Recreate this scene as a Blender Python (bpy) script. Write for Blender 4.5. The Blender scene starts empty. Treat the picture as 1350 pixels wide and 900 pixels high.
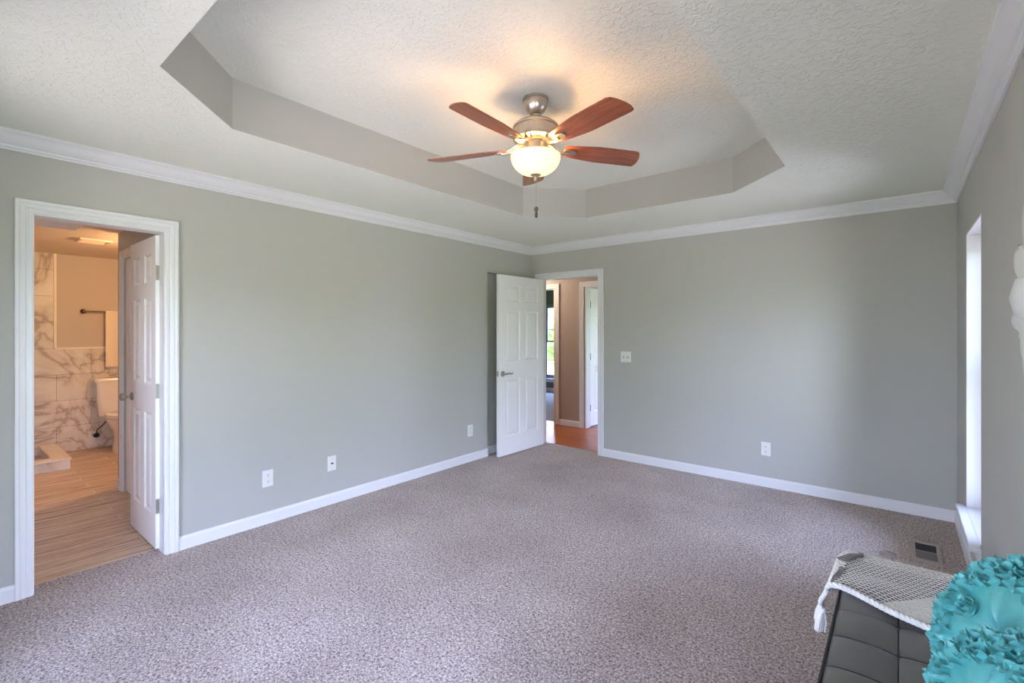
import bpy, bmesh, math, random
from mathutils import Vector, Matrix, noise
PI = math.pi
R = math.radians
SC = bpy.context.scene
COL = SC.collection

# ------------------------------------------------------------------ camera, light, exposure
cam_d = bpy.data.cameras.new('camera')
cam_d.sensor_width = 36.0
cam_d.lens = 36.0 * 625.36 / 1350.0
cam_d.shift_y = (434.7 - 450.0) / 1350.0
cam_d.clip_start = 0.02
cam = bpy.data.objects.new('camera', cam_d)
cam.location = (3.5874, 0.0, 1.415)
cam.rotation_euler = (PI / 2, 0, R(39.297))
COL.objects.link(cam)
SC.camera = cam

VS = SC.view_settings
SC.display_settings.display_device = 'sRGB'
VS.view_transform = 'Standard'
VS.look = 'None'
VS.gamma = 1.0
VS.use_curve_mapping = False
VS.exposure = 0.30
SC.cycles.max_bounces = 14
SC.cycles.diffuse_bounces = 10
SC.cycles.glossy_bounces = 5
SC.cycles.transmission_bounces = 8
SC.cycles.transparent_max_bounces = 12
SC.cycles.sample_clamp_indirect = 6.0
SC.cycles.caustics_reflective = False
SC.cycles.caustics_refractive = False

SKY_STRENGTH = 21.0
world = bpy.data.worlds.new('sky')
SC.world = world
world.use_nodes = True
wn = world.node_tree.nodes
wl = world.node_tree.links
wn.clear()
w_out = wn.new('ShaderNodeOutputWorld')
w_bg = wn.new('ShaderNodeBackground')
w_tc = wn.new('ShaderNodeTexCoord')
w_sep = wn.new('ShaderNodeSeparateXYZ')
w_ramp = wn.new('ShaderNodeValToRGB')
w_ramp.color_ramp.elements[0].position = 0.0
w_ramp.color_ramp.elements[0].color = (0.71, 0.79, 1.0, 1)
w_ramp.color_ramp.elements[1].position = 0.6
w_ramp.color_ramp.elements[1].color = (0.46, 0.58, 1.0, 1)
wl.new(w_tc.outputs['Generated'], w_sep.inputs[0])
wl.new(w_sep.outputs['Z'], w_ramp.inputs[0])
wl.new(w_ramp.outputs[0], w_bg.inputs['Color'])
w_bg.inputs['Strength'].default_value = SKY_STRENGTH
wl.new(w_bg.outputs[0], w_out.inputs['Surface'])

sun_d = bpy.data.lights.new('sun', 'SUN')
sun_d.energy = 60.0
sun_d.color = (1.0, 0.95, 0.86)
sun_d.angle = R(1.0)
sun = bpy.data.objects.new('sun', sun_d)
sun.location = (-8, 2, 12)
sun.rotation_euler = Vector((0.72, 0.0, -0.69)).to_track_quat('-Z', 'Y').to_euler()
COL.objects.link(sun)


def lamp(name, loc, watts, color, radius=0.05):
    d = bpy.data.lights.new(name, 'POINT')
    d.energy = watts
    d.color = color
    d.shadow_soft_size = radius
    o = bpy.data.objects.new(name, d)
    o.location = loc
    COL.objects.link(o)
    return o


def portal(name, loc, direction, sx, sy):
    d = bpy.data.lights.new(name, 'AREA')
    d.shape = 'RECTANGLE'
    d.size = sx
    d.size_y = sy
    d.cycles.is_portal = True
    o = bpy.data.objects.new(name, d)
    o.location = loc
    q = Vector(direction).to_track_quat('-Z', 'Z')
    o.rotation_euler = q.to_euler()
    COL.objects.link(o)
    return o


# ------------------------------------------------------------------ materials
def lin(c):
    def f(v):
        v /= 255.0
        return v / 12.92 if v <= 0.04045 else ((v + 0.055) / 1.055) ** 2.4
    return (f(c[0]), f(c[1]), f(c[2]), 1.0)


def mat(name, rgb, rough=0.6, metal=0.0, **kw):
    m = bpy.data.materials.new(name)
    m.use_nodes = True
    nt = m.node_tree
    b = nt.nodes['Principled BSDF']
    b.inputs['Base Color'].default_value = lin(rgb)
    b.inputs['Roughness'].default_value = rough
    b.inputs['Metallic'].default_value = metal
    if 'spec' in kw:
        b.inputs['Specular IOR Level'].default_value = kw['spec']
    if 'sheen' in kw:
        b.inputs['Sheen Weight'].default_value = kw['sheen']
        b.inputs['Sheen Roughness'].default_value = 0.4
    if 'coat' in kw:
        b.inputs['Coat Weight'].default_value = kw['coat']
        b.inputs['Coat Roughness'].default_value = 0.12
    return m, nt, b


def coords(nt, scale=(1, 1, 1), rot=(0, 0, 0), kind='Object'):
    tc = nt.nodes.new('ShaderNodeTexCoord')
    mp = nt.nodes.new('ShaderNodeMapping')
    mp.inputs['Scale'].default_value = scale
    mp.inputs['Rotation'].default_value = rot
    nt.links.new(tc.outputs[kind], mp.inputs[0])
    return mp.outputs[0]


def noise_node(nt, vec, scale, detail=3.0, rough=0.5, dist=0.0):
    n = nt.nodes.new('ShaderNodeTexNoise')
    n.inputs['Scale'].default_value = scale
    n.inputs['Detail'].default_value = detail
    n.inputs['Roughness'].default_value = rough
    n.inputs['Distortion'].default_value = dist
    nt.links.new(vec, n.inputs['Vector'])
    return n.outputs['Fac']


def ramp(nt, fac, stops):
    r = nt.nodes.new('ShaderNodeValToRGB')
    e = r.color_ramp.elements
    while len(e) < len(stops):
        e.new(0.5)
    for k, (pos, c) in enumerate(stops):
        e[k].position = pos
        e[k].color = lin(c)
    nt.links.new(fac, r.inputs[0])
    return r.outputs[0]


def bump(nt, b, height, strength=0.3, dist=0.01):
    n = nt.nodes.new('ShaderNodeBump')
    n.inputs['Strength'].default_value = strength
    n.inputs['Distance'].default_value = dist
    nt.links.new(height, n.inputs['Height'])
    nt.links.new(n.outputs[0], b.inputs['Normal'])


def math_node(nt, op, a, b_=None, v=None):
    n = nt.nodes.new('ShaderNodeMath')
    n.operation = op
    nt.links.new(a, n.inputs[0])
    if b_ is not None:
        nt.links.new(b_, n.inputs[1])
    elif v is not None:
        n.inputs[1].default_value = v
    return n.outputs[0]


def mix_col(nt, fac, a, b_, kind='MIX'):
    n = nt.nodes.new('ShaderNodeMixRGB')
    n.blend_type = kind
    if hasattr(fac, 'links'):
        nt.links.new(fac, n.inputs[0])
    else:
        n.inputs[0].default_value = fac
    for k, s in ((1, a), (2, b_)):
        if hasattr(s, 'links'):
            nt.links.new(s, n.inputs[k])
        else:
            n.inputs[k].default_value = s
    return n.outputs[0]


M = {}
# painted wall, grey
m, nt, b = mat('grey_wall_paint', (178, 178, 173), 0.6, spec=0.35)
bump(nt, b, noise_node(nt, coords(nt), 180, 2), 0.05, 0.002)
M['wall'] = m
m, nt, b = mat('tan_hall_paint', (168, 154, 146), 0.6, spec=0.35)
bump(nt, b, noise_node(nt, coords(nt), 180, 2), 0.05, 0.002)
M['hall_wall'] = m
m, nt, b = mat('slate_paint', (98, 114, 118), 0.6)
M['slate_wall'] = m
m, nt, b = mat('bath_paint', (192, 178, 164), 0.6)
M['bath_wall'] = m
m, nt, b = mat('lamp_tinted_ceiling', (222, 204, 182), 0.7)  # tan holds the warm lamp light as colour
M['bath_ceiling'] = m
m, nt, b = mat('daylit_soffit_white', (246, 246, 246), 0.7)  # bedroom daylight put into the colour, whiter than the ceiling
M['soffit'] = m
# knockdown ceiling
m, nt, b = mat('knockdown_ceiling', (234, 236, 224), 0.85, spec=0.2)
v = coords(nt)
f1 = noise_node(nt, v, 40, 2.5, 0.55, 0.7)
f2 = noise_node(nt, v, 85, 2, 0.5)
r_ = nt.nodes.new('ShaderNodeMapRange')
r_.inputs['From Min'].default_value = 0.50
r_.inputs['From Max'].default_value = 0.60
nt.links.new(f1, r_.inputs[0])
h = math_node(nt, 'ADD', r_.outputs[0], math_node(nt, 'MULTIPLY', f2, v=0.5))
bump(nt, b, h, 0.36, 0.006)
M['ceiling'] = m
m, nt, b = mat('white_trim_paint', (226, 226, 228), 0.38)
M['trim'] = m
m, nt, b = mat('white_door_paint', (242, 241, 242), 0.42)
bump(nt, b, noise_node(nt, coords(nt, (90, 90, 6)), 3, 2), 0.06, 0.002)
M['door'] = m
m, nt, b = mat('white_plastic', (226, 225, 222), 0.35)
M['plastic'] = m
m, nt, b = mat('dark_slot', (60, 56, 54), 0.6)
M['dark'] = m
m, nt, b = mat('black_gap', (24, 22, 22), 0.8)
M['black'] = m
# carpet
m, nt, b = mat('frieze_carpet', (170, 156, 150), 0.95, spec=0.05, sheen=0.25)
v = coords(nt)
s1 = noise_node(nt, v, 105, 2.0, 0.6, 0.6)
s2 = noise_node(nt, v, 62, 2.0, 0.6)
s3 = noise_node(nt, v, 1.6, 2.5, 0.5)
mixf = math_node(nt, 'ADD', math_node(nt, 'MULTIPLY', s1, v=0.72), math_node(nt, 'MULTIPLY', s2, v=0.28))
c1 = ramp(nt, mixf, [(0.34, (88, 74, 68)), (0.43, (160, 142, 132)), (0.53, (204, 189, 180)), (0.64, (243, 232, 223))])
c2 = ramp(nt, s3, [(0.3, (225, 222, 220)), (0.7, (255, 255, 255))])
nt.links.new(mix_col(nt, 1.0, c1, c2, 'MULTIPLY'), b.inputs['Base Color'])
bump(nt, b, mixf, 1.0, 0.02)
M['carpet'] = m
m, nt, b = mat('blue_grey_carpet', (150, 156, 168), 0.95)
bump(nt, b, noise_node(nt, coords(nt), 140, 2), 0.8, 0.01)
M['blue_carpet'] = m


# plank-look bathroom tile
def plank_mat(name, stops, w, hgt, mortar, mcol, rough, along='x', grain=1.0, coat=0.0):
    m, nt, b = mat(name, (190, 170, 150), rough, coat=coat)
    rot = (0, 0, 0) if along == 'x' else (0, 0, PI / 2)
    v = coords(nt, rot=rot)
    br = nt.nodes.new('ShaderNodeTexBrick')
    br.offset = 0.37
    br.inputs['Scale'].default_value = 1.0
    br.inputs['Brick Width'].default_value = w
    br.inputs['Row Height'].default_value = hgt
    br.inputs['Mortar Size'].default_value = mortar
    br.inputs['Mortar Smooth'].default_value = 0.1
    br.inputs['Color1'].default_value = (0.0, 0.0, 0.0, 1)
    br.inputs['Color2'].default_value = (1, 1, 1, 1)
    br.inputs['Mortar'].default_value = (0.5, 0.5, 0.5, 1)
    nt.links.new(v, br.inputs['Vector'])
    # shift the grain per plank
    mp = nt.nodes.new('ShaderNodeMapping')
    mp.inputs['Scale'].default_value = (1.3, 26, 1)
    nt.links.new(v, mp.inputs['Vector'])
    sh = nt.nodes.new('ShaderNodeVectorMath')
    sh.operation = 'MULTIPLY_ADD'
    nt.links.new(br.outputs['Color'], sh.inputs[0])
    sh.inputs[1].default_value = (7, 3, 5)
    nt.links.new(mp.outputs[0], sh.inputs[2])
    g = noise_node(nt, sh.outputs[0], 1.9, 6, 0.68, 0.4)
    c = ramp(nt, g, stops)
    tone = mix_col(nt, math_node(nt, 'MULTIPLY', br.outputs['Color'], v=0.16), c, lin((180, 150, 122)), 'MULTIPLY')
    fin = mix_col(nt, br.outputs['Fac'], tone, lin(mcol))
    nt.links.new(fin, b.inputs['Base Color'])
    inv = math_node(nt, 'SUBTRACT', g, br.outputs['Fac'])
    bump(nt, b, inv, 0.15, 0.003)
    return m


M['bath_tile'] = plank_mat('wood_plank_tile', [(0.33, (84, 64, 50)), (0.41, (182, 152, 124)), (0.54, (220, 196, 170)), (0.70, (240, 226, 208))],
                           0.9, 0.15, 0.004, (214, 206, 196), 0.35, 'y')
M['hall_wood'] = plank_mat('cherry_wood_floor', [(0.25, (128, 62, 30)), (0.5, (176, 96, 50)), (0.75, (198, 118, 66))],
                           1.1, 0.085, 0.0012, (90, 44, 22), 0.36, 'x', coat=0.0)
# marble wall tile
m, nt, b = mat('marble_wall_tile', (226, 218, 208), 0.22)
v = coords(nt)
mpz = nt.nodes.new('ShaderNodeMapping')
mpz.inputs['Rotation'].default_value = (0, R(90), R(90))
tcz = nt.nodes.new('ShaderNodeTexCoord')
nt.links.new(tcz.outputs['Object'], mpz.inputs[0])
sepv = nt.nodes.new('ShaderNodeSeparateXYZ')
nt.links.new(tcz.outputs['Object'], sepv.inputs[0])
cmb = nt.nodes.new('ShaderNodeCombineXYZ')
nt.links.new(sepv.outputs['Y'], cmb.inputs[0])
nt.links.new(sepv.outputs['Z'], cmb.inputs[1])
br = nt.nodes.new('ShaderNodeTexBrick')
br.inputs['Scale'].default_value = 1.0
br.inputs['Brick Width'].default_value = 0.6
br.inputs['Row Height'].default_value = 0.3
br.inputs['Mortar Size'].default_value = 0.0025
br.inputs['Color1'].default_value = (1, 1, 1, 1)
br.inputs['Color2'].default_value = (0.93, 0.91, 0.89, 1)
br.inputs['Mortar'].default_value = (0.55, 0.5, 0.46, 1)
nt.links.new(cmb.outputs[0], br.inputs['Vector'])
vn = noise_node(nt, v, 1.3, 5, 0.55, 0.9)
vabs = math_node(nt, 'ABSOLUTE', math_node(nt, 'SUBTRACT', vn, v=0.5))
vein = ramp(nt, vabs, [(0.0, (176, 160, 148)), (0.02, (212, 202, 194)), (0.09, (230, 224, 217)), (0.4, (236, 231, 225))])
nt.links.new(mix_col(nt, 1.0, vein, br.outputs['Color'], 'MULTIPLY'), b.inputs['Base Color'])
M['marble'] = m
m, nt, b = mat('tile_edge_trim', (238, 228, 214), 0.3)
M['tile_trim'] = m
m, nt, b = mat('porcelain', (240, 234, 226), 0.12, coat=0.4)
M['porcelain'] = m
m, nt, b = mat('brushed_nickel', (196, 188, 176), 0.30, 1.0)
bump(nt, b, noise_node(nt, coords(nt, (1, 1, 60)), 30, 2), 0.05, 0.001)
M['nickel'] = m
m, nt, b = mat('satin_nickel', (170, 166, 160), 0.38, 1.0)
M['satin'] = m
m, nt, b = mat('bronze_bar', (104, 84, 70), 0.35, 1.0)
M['bronze'] = m
m, nt, b = mat('pewter_fob', (98, 94, 88), 0.35, 0.8)
M['fob'] = m
m, nt, b = mat('register_metal', (118, 110, 108), 0.55, 0.1)
M['register'] = m
m, nt, b = mat('register_frame_metal', (168, 156, 146), 0.5, 0.1)
M['register_frame'] = m
# cherry blade wood: grain runs along local x
m, nt, b = mat('cherry_blade_wood', (140, 78, 50), 0.32, coat=0.3)
g = noise_node(nt, coords(nt, (3, 42, 10)), 1.4, 5, 0.6, 0.7)
nt.links.new(ramp(nt, g, [(0.3, (96, 48, 30)), (0.5, (142, 76, 48)), (0.7, (166, 96, 62))]), b.inputs['Base Color'])
M['blade'] = m
# frosted lit bowl
m, nt, b = mat('frosted_glass_bowl', (252, 242, 206), 0.4)
b.inputs['Emission Color'].default_value = (1.0, 0.86, 0.40, 1)
b.inputs['Emission Strength'].default_value = 0.75
tr = nt.nodes.new('ShaderNodeBsdfTranslucent')
tr.inputs['Color'].default_value = (1.0, 0.95, 0.70, 1)
mx = nt.nodes.new('ShaderNodeMixShader')
mx.inputs[0].default_value = 0.22
nt.links.new(b.outputs[0], mx.inputs[1])
nt.links.new(tr.outputs[0], mx.inputs[2])
nt.links.new(mx.outputs[0], nt.nodes['Material Output'].inputs['Surface'])
M['bowl'] = m
m, nt, b = mat('lit_diffuser', (255, 236, 205), 0.5)
b.inputs['Emission Color'].default_value = (1.0, 0.70, 0.40, 1)
b.inputs['Emission Strength'].default_value = 4.0
M['diffuser'] = m
# window glass
m = bpy.data.materials.new('window_glass')
m.use_nodes = True
nt = m.node_tree
nt.nodes.remove(nt.nodes['Principled BSDF'])
t_ = nt.nodes.new('ShaderNodeBsdfTransparent')
g_ = nt.nodes.new('ShaderNodeBsdfGlossy')
g_.inputs['Roughness'].default_value = 0.02
fr = nt.nodes.new('ShaderNodeFresnel')
fr.inputs['IOR'].default_value = 1.3
mx = nt.nodes.new('ShaderNodeMixShader')
nt.links.new(fr.outputs[0], mx.inputs[0])
nt.links.new(t_.outputs[0], mx.inputs[1])
nt.links.new(g_.outputs[0], mx.inputs[2])
nt.links.new(mx.outputs[0], nt.nodes['Material Output'].inputs['Surface'])
M['glass'] = m
m, nt, b = mat('window_vinyl', (238, 240, 242), 0.4)
M['vinyl'] = m
m, nt, b = mat('window_blue_frame', (120, 140, 168), 0.45)
M['blue_frame'] = m
# outdoors
m, nt, b = mat('lawn', (110, 128, 80), 0.95)
v = coords(nt)
nt.links.new(ramp(nt, noise_node(nt, v, 3, 4), [(0.3, (96, 118, 66)), (0.7, (140, 156, 100))]), b.inputs['Base Color'])
M['lawn'] = m
m, nt, b = mat('pale_bounce_ground', (216, 198, 176), 0.9)  # for the added paving that reflects light upwards
M['bounce_ground'] = m
m, nt, b = mat('tree_leaves', (92, 128, 66), 0.9)
v = coords(nt)
nt.links.new(ramp(nt, noise_node(nt, v, 4, 4), [(0.3, (56, 88, 38)), (0.7, (138, 168, 92))]), b.inputs['Base Color'])
bump(nt, b, noise_node(nt, v, 9, 4), 0.9, 0.2)
M['tree'] = m
# upholstery
m, nt, b = mat('charcoal_upholstery', (92, 92, 88), 0.42, spec=0.5, sheen=0.15)
v = coords(nt)
bump(nt, b, noise_node(nt, v, 420, 2), 0.12, 0.001)
M['upholstery'] = m
m, nt, b = mat('dark_piping', (34, 33, 33), 0.5)
M['piping'] = m
m, nt, b = mat('dark_wood_leg', (52, 38, 30), 0.4)
M['leg'] = m
m, nt, b = mat('cream_yarn', (232, 228, 214), 0.9, sheen=0.3)
bump(nt, b, noise_node(nt, coords(nt), 500, 2), 0.5, 0.002)
M['yarn'] = m
m, nt, b = mat('white_yarn', (238, 236, 232), 0.9, sheen=0.3)
bump(nt, b, noise_node(nt, coords(nt), 400, 2), 0.5, 0.002)
M['white_yarn'] = m
m, nt, b = mat('grey_yarn', (140, 134, 130), 0.9, sheen=0.3)
M['grey_yarn'] = m
m, nt, b = mat('teal_satin', (92, 178, 178), 0.38, sheen=0.2)
v = coords(nt, (1, 1, 1))
bump(nt, b, noise_node(nt, v, 22, 3, 0.5, 0.8), 0.25, 0.01)
M['satin_teal'] = m
m, nt, b = mat('teal_ruffle', (70, 160, 166), 0.5, sheen=0.2)
v = coords(nt)
nt.links.new(ramp(nt, noise_node(nt, v, 40, 2), [(0.3, (88, 180, 182)), (0.7, (126, 206, 204))]), b.inputs['Base Color'])
M['ruffle'] = m
m, nt, b = mat('white_petal', (206, 206, 202), 0.7)
M['petal'] = m
m, nt, b = mat('tan_petal_edge', (194, 188, 168), 0.7)
M['petal_edge'] = m
m, nt, b = mat('cream_towel', (240, 224, 200), 0.95, sheen=0.4)
bump(nt, b, noise_node(nt, coords(nt), 260, 2), 0.6, 0.003)
M['towel'] = m


# ------------------------------------------------------------------ mesh helpers
def quad(bm, pts):
    return bm.faces.new([bm.verts.new(p) for p in pts])


def add_box(bm, x0, x1, y0, y1, z0, z1, bevel=0.0, seg=2):
    vs = [bm.verts.new(p) for p in ((x0, y0, z0), (x1, y0, z0), (x1, y1, z0), (x0, y1, z0),
                                    (x0, y0, z1), (x1, y0, z1), (x1, y1, z1), (x0, y1, z1))]
    fs = [bm.faces.new([vs[i] for i in f]) for f in ((3, 2, 1, 0), (4, 5, 6, 7), (0, 1, 5, 4), (1, 2, 6, 5), (2, 3, 7, 6), (3, 0, 4, 7))]
    if bevel > 0:
        es = list({e for f in fs for e in f.edges})
        bmesh.ops.bevel(bm, geom=es, offset=bevel, segments=seg, profile=0.5, affect='EDGES')


def add_lathe(bm, prof, center=(0, 0, 0), seg=32, axis='z', cap=True):
    """prof: list of (r, h)."""
    cx, cy, cz = center

    def P(r, h, a):
        if axis == 'z':
            return (cx + r * math.cos(a), cy + r * math.sin(a), cz + h)
        if axis == 'x':
            return (cx + h, cy + r * math.cos(a), cz + r * math.sin(a))
        return (cx + r * math.sin(a), cy + h, cz + r * math.cos(a))
    rings = []
    for r, h_ in prof:
        if r < 1e-6:
            rings.append([bm.verts.new(P(0, h_, 0))])
        else:
            rings.append([bm.verts.new(P(r, h_, 2 * PI * k / seg)) for k in range(seg)])
    for a, b_ in zip(rings, rings[1:]):
        for k in range(seg):
            k2 = (k + 1) % seg
            if len(a) == 1 and len(b_) == 1:
                continue
            if len(a) == 1:
                bm.faces.new((a[0], b_[k], b_[k2]))
            elif len(b_) == 1:
                bm.faces.new((a[k], a[k2], b_[0]))
            else:
                bm.faces.new((a[k], a[k2], b_[k2], b_[k]))
    if cap:
        for rg in (rings[0], rings[-1]):
            if len(rg) > 2:
                bm.faces.new(rg)


def add_tube(bm, pts, r, seg=8, cap=True):
    pts = [Vector(p) for p in pts]
    rs = r if isinstance(r, (list, tuple)) else [r] * len(pts)
    rings = []
    up = Vector((0, 0, 1))
    prev_n = None
    for i, p in enumerate(pts):
        d = (pts[min(i + 1, len(pts) - 1)] - pts[max(i - 1, 0)]).normalized()
        if prev_n is None:
            n = d.cross(up)
            if n.length < 1e-3:
                n = d.cross(Vector((1, 0, 0)))
            n.normalize()
        else:
            n = (prev_n - d * prev_n.dot(d)).normalized()
        prev_n = n
        bn = d.cross(n)
        rings.append([bm.verts.new(p + (n * math.cos(2 * PI * k / seg) + bn * math.sin(2 * PI * k / seg)) * rs[i]) for k in range(seg)])
    for a, b_ in zip(rings, rings[1:]):
        for k in range(seg):
            k2 = (k + 1) % seg
            bm.faces.new((a[k], a[k2], b_[k2], b_[k]))
    if cap:
        bm.faces.new(rings[0])
        bm.faces.new(rings[-1])


def add_sweep(bm, prof, frames, closed_prof=True, cap=True):
    """frames: list of functions (a, b) -> point, one ring of the profile each."""
    rings = [[bm.verts.new(f(a, b_)) for a, b_ in prof] for f in frames]
    n = len(prof)
    for r0, r1 in zip(rings, rings[1:]):
        for k in range(n if closed_prof else n - 1):
            k2 = (k + 1) % n
            bm.faces.new((r0[k], r0[k2], r1[k2], r1[k]))
    if cap and closed_prof:
        bm.faces.new(rings[0])
        bm.faces.new(rings[-1])


def smooth_obj(o, angle=40):
    for p in o.data.polygons:
        p.use_smooth = True
    o.data.set_sharp_from_angle(angle=R(angle))


def obj(name, bm, m, parent=None, smooth=None, loc=None):
    bmesh.ops.recalc_face_normals(bm, faces=bm.faces)
    me = bpy.data.meshes.new(name)
    bm.to_mesh(me)
    bm.free()
    mats = m if isinstance(m, (list, tuple)) else [m]
    for k in mats:
        me.materials.append(k)
    o = bpy.data.objects.new(name, me)
    COL.objects.link(o)
    if parent is not None:
        o.parent = parent
    if loc is not None:
        o.location = loc
    if smooth is not None:
        smooth_obj(o, smooth)
    return o


def struct(name, bm, m, parent=None, smooth=None):
    o = obj(name, bm, m, parent, smooth)
    o['kind'] = 'structure'
    return o


def thing(name, label, cat, loc=(0, 0, 0), rotz=0.0, group=None):
    o = bpy.data.objects.new(name, None)
    o.empty_display_size = 0.05
    COL.objects.link(o)
    o.location = loc
    o.rotation_euler = (0, 0, rotz)
    o['label'] = label
    o['category'] = cat
    if group:
        o['group'] = group
    return o


def tag(o, label, cat, group=None, kind=None):
    o['label'] = label
    o['category'] = cat
    if group:
        o['group'] = group
    if kind:
        o['kind'] = kind
    return o


def dup(root, loc, rotz, label):
    r = root.copy()
    COL.objects.link(r)
    r.location = loc
    r.rotation_euler = (0, 0, rotz)
    r['label'] = label
    for ch in list(root.children):
        c = ch.copy()
        COL.objects.link(c)
        c.parent = r
        for g in list(ch.children):
            d = g.copy()
            COL.objects.link(d)
            d.parent = c
    return r


def B():
    return bmesh.new()


# ------------------------------------------------------------------ room shell
W, D = 3.911, 4.77
YN = -0.45            # near wall, behind the camera
HC = 2.44             # flat ceiling
HT = 2.70             # tray ceiling
T = 0.12
TOP = 2.84

bm = B()
add_box(bm, 0.0, W, YN, D, -0.10, 0.0)
add_box(bm, -0.13, 0.0, 0.325, 0.945, -0.10, 0.0)
add_box(bm, 0.12, 0.96, D, 4.895, -0.10, 0.0)
struct('floor', bm, M['carpet'])

# left wall: bathroom doorway and a shallow recess behind the open door
bm = B()
add_box(bm, -T, 0, YN - 0.16, 0.325, -0.1, TOP)
add_box(bm, -T, 0, 0.325, 0.945, 2.05, TOP)
add_box(bm, -T, 0, 0.945, 3.95, -0.1, TOP)
add_box(bm, -T, -0.055, 3.95, D, -0.1, 2.062)
add_box(bm, -T, 0, 3.95, D, 2.062, TOP)
struct('wall_left', bm, M['wall'])

bm = B()
add_box(bm, -T, 0.12, D, D + T, -0.1, TOP)
add_box(bm, 0.12, 0.96, D, D + T, 2.05, TOP)
add_box(bm, 0.96, W + 0.16, D, D + T, -0.1, TOP)
struct('wall_far', bm, M['wall'])

TW = 0.22
WIN_R = [(3.432, 4.150), (-0.25, 0.95)]      # windows in the right wall (y ranges); the second is unseen, added for light
WZ0, WZ1 = 0.275, 2.023
bm = B()
ys = [D] + [v for a, b_ in WIN_R for v in (b_, a)] + [YN - 0.16]
for hi, lo in zip(ys[0::2], ys[1::2]):
    add_box(bm, W, W + TW, lo, hi, -0.1, TOP)
for a, b_ in WIN_R:
    add_box(bm, W, W + TW, a, b_, -0.1, WZ0)
    add_box(bm, W, W + TW, a, b_, WZ1, TOP)
struct('wall_right', bm, M['wall'])

WIN_N = [(0.70, 1.50), (2.20, 3.00)]        # unseen windows in the wall behind the camera (x ranges); second added for light
bm = B()
xs = [-T] + [v for a, b_ in WIN_N for v in (a, b_)] + [W + TW]
for lo, hi in zip(xs[0::2], xs[1::2]):
    add_box(bm, lo, hi, YN - 0.16, YN, -0.1, TOP)
for a, b_ in WIN_N:
    add_box(bm, a, b_, YN - 0.16, YN, -0.1, WZ0)
    add_box(bm, a, b_, YN - 0.16, YN, WZ1, TOP)
struct('wall_near', bm, M['wall'])

# ceiling with an octagonal tray
X0, X1, Y0, Y1, CH = 0.95, 3.03, 0.56, 3.79, 0.41
OCT = [(X0 + CH, Y0), (X1 - CH, Y0), (X1, Y0 + CH), (X1, Y1 - CH), (X1 - CH, Y1), (X0 + CH, Y1), (X0, Y1 - CH), (X0, Y0 + CH)]
bm = B()
lo = [bm.verts.new((x, y, HC)) for x, y in OCT]
up = [bm.verts.new((x, y, HT)) for x, y in OCT]
c00, c10, c11, c01 = [bm.verts.new((x, y, HC)) for x, y in ((0, YN), (W, YN), (W, D), (0, D))]
for f in ((c00, c10, lo[1], lo[0]), (c10, lo[2], lo[1]), (c10, c11, lo[3], lo[2]), (c11, lo[4], lo[3]),
          (c11, c01, lo[5], lo[4]), (c01, lo[6], lo[5]), (c01, c00, lo[7], lo[6]), (c00, lo[0], lo[7])):
    bm.faces.new(f).material_index = 0
for k in range(8):
    bm.faces.new((lo[k], lo[(k + 1) % 8], up[(k + 1) % 8], up[k])).material_index = 1
bm.faces.new(up).material_index = 0
struct('ceiling', bm, [M['ceiling'], M['wall']])
bm = B()
add_box(bm, -4.2, W + 0.5, YN - 0.9, 9.6, TOP, TOP + 0.12)
struct('roof', bm, M['bath_ceiling'])

# crown moulding: (out from wall, below ceiling)
CROWN = [(0, 0), (0.082, 0), (0.082, -0.010), (0.074, -0.016), (0.066, -0.024), (0.052, -0.044), (0.034, -0.060),
         (0.022, -0.066), (0.020, -0.076), (0.012, -0.082), (0.010, -0.089), (0, -0.089)]


def crown(name, p0, p1, n):
    """mitred run from p0 to p1 with the room on the side of n"""
    bm = B()
    d = (Vector(p1) - Vector(p0)).normalized()
    nv = Vector(n)
    fr = [lambda a, b_: (Vector((p0[0], p0[1], HC + b_)) + Vector((*(nv * a + d * a), 0))),
          lambda a, b_: (Vector((p1[0], p1[1], HC + b_)) + Vector((*(nv * a - d * a), 0)))]
    add_sweep(bm, CROWN, fr)
    return struct(name, bm, M['trim'])


crown('trim_1', (0, YN), (0, D), (1, 0))
crown('trim_2', (0, D), (W, D), (0, -1))
crown('trim_3', (W, YN), (W, D), (-1, 0))
crown('trim_4', (0, YN), (W, YN), (0, 1))

BASE = [(0, 0), (0.014, 0), (0.014, 0.070), (0.011, 0.078), (0.006, 0.084), (0, 0.086)]


def base_run(bm, p0, p1, n, m0=0.0, m1=0.0, z=0.0):
    d = (Vector(p1) - Vector(p0)).normalized()
    nv = Vector(n)
    fr = [lambda a, b_: Vector((p0[0], p0[1], z + b_)) + Vector((*(nv * a + d * a * m0), 0)),
          lambda a, b_: Vector((p1[0], p1[1], z + b_)) + Vector((*(nv * a - d * a * m1), 0))]
    add_sweep(bm, BASE, fr)


bm = B()
base_run(bm, (0, YN), (0, 0.272), (1, 0), 1, 0)
base_run(bm, (0, 1.001), (0, 3.95), (1, 0), 0, 0)
base_run(bm, (-0.055, 3.95), (-0.055, D), (1, 0), 0, 1)
struct('baseboard_left', bm, M['trim'])
bm = B()
base_run(bm, (1.012, D), (W, D), (0, -1), 0, 1)
struct('baseboard_far', bm, M['trim'])
bm = B()
base_run(bm, (W, YN), (W, D), (-1, 0), 1, 1)
struct('baseboard_right', bm, M['trim'])
bm = B()
base_run(bm, (0, YN), (W, YN), (0, 1), 1, 1)
struct('baseboard_near', bm, M['trim'])

# door casing profile: (outwards from the opening edge, proud of the wall)
CASING = [(0, 0), (0, 0.010), (0.006, 0.013), (0.016, 0.013), (0.020, 0.010), (0.026, 0.010), (0.030, 0.015), (0.046, 0.017),
          (0.050, 0.014), (0.055, 0.019), (0.066, 0.020), (0.070, 0.016), (0.070, 0)]


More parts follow.
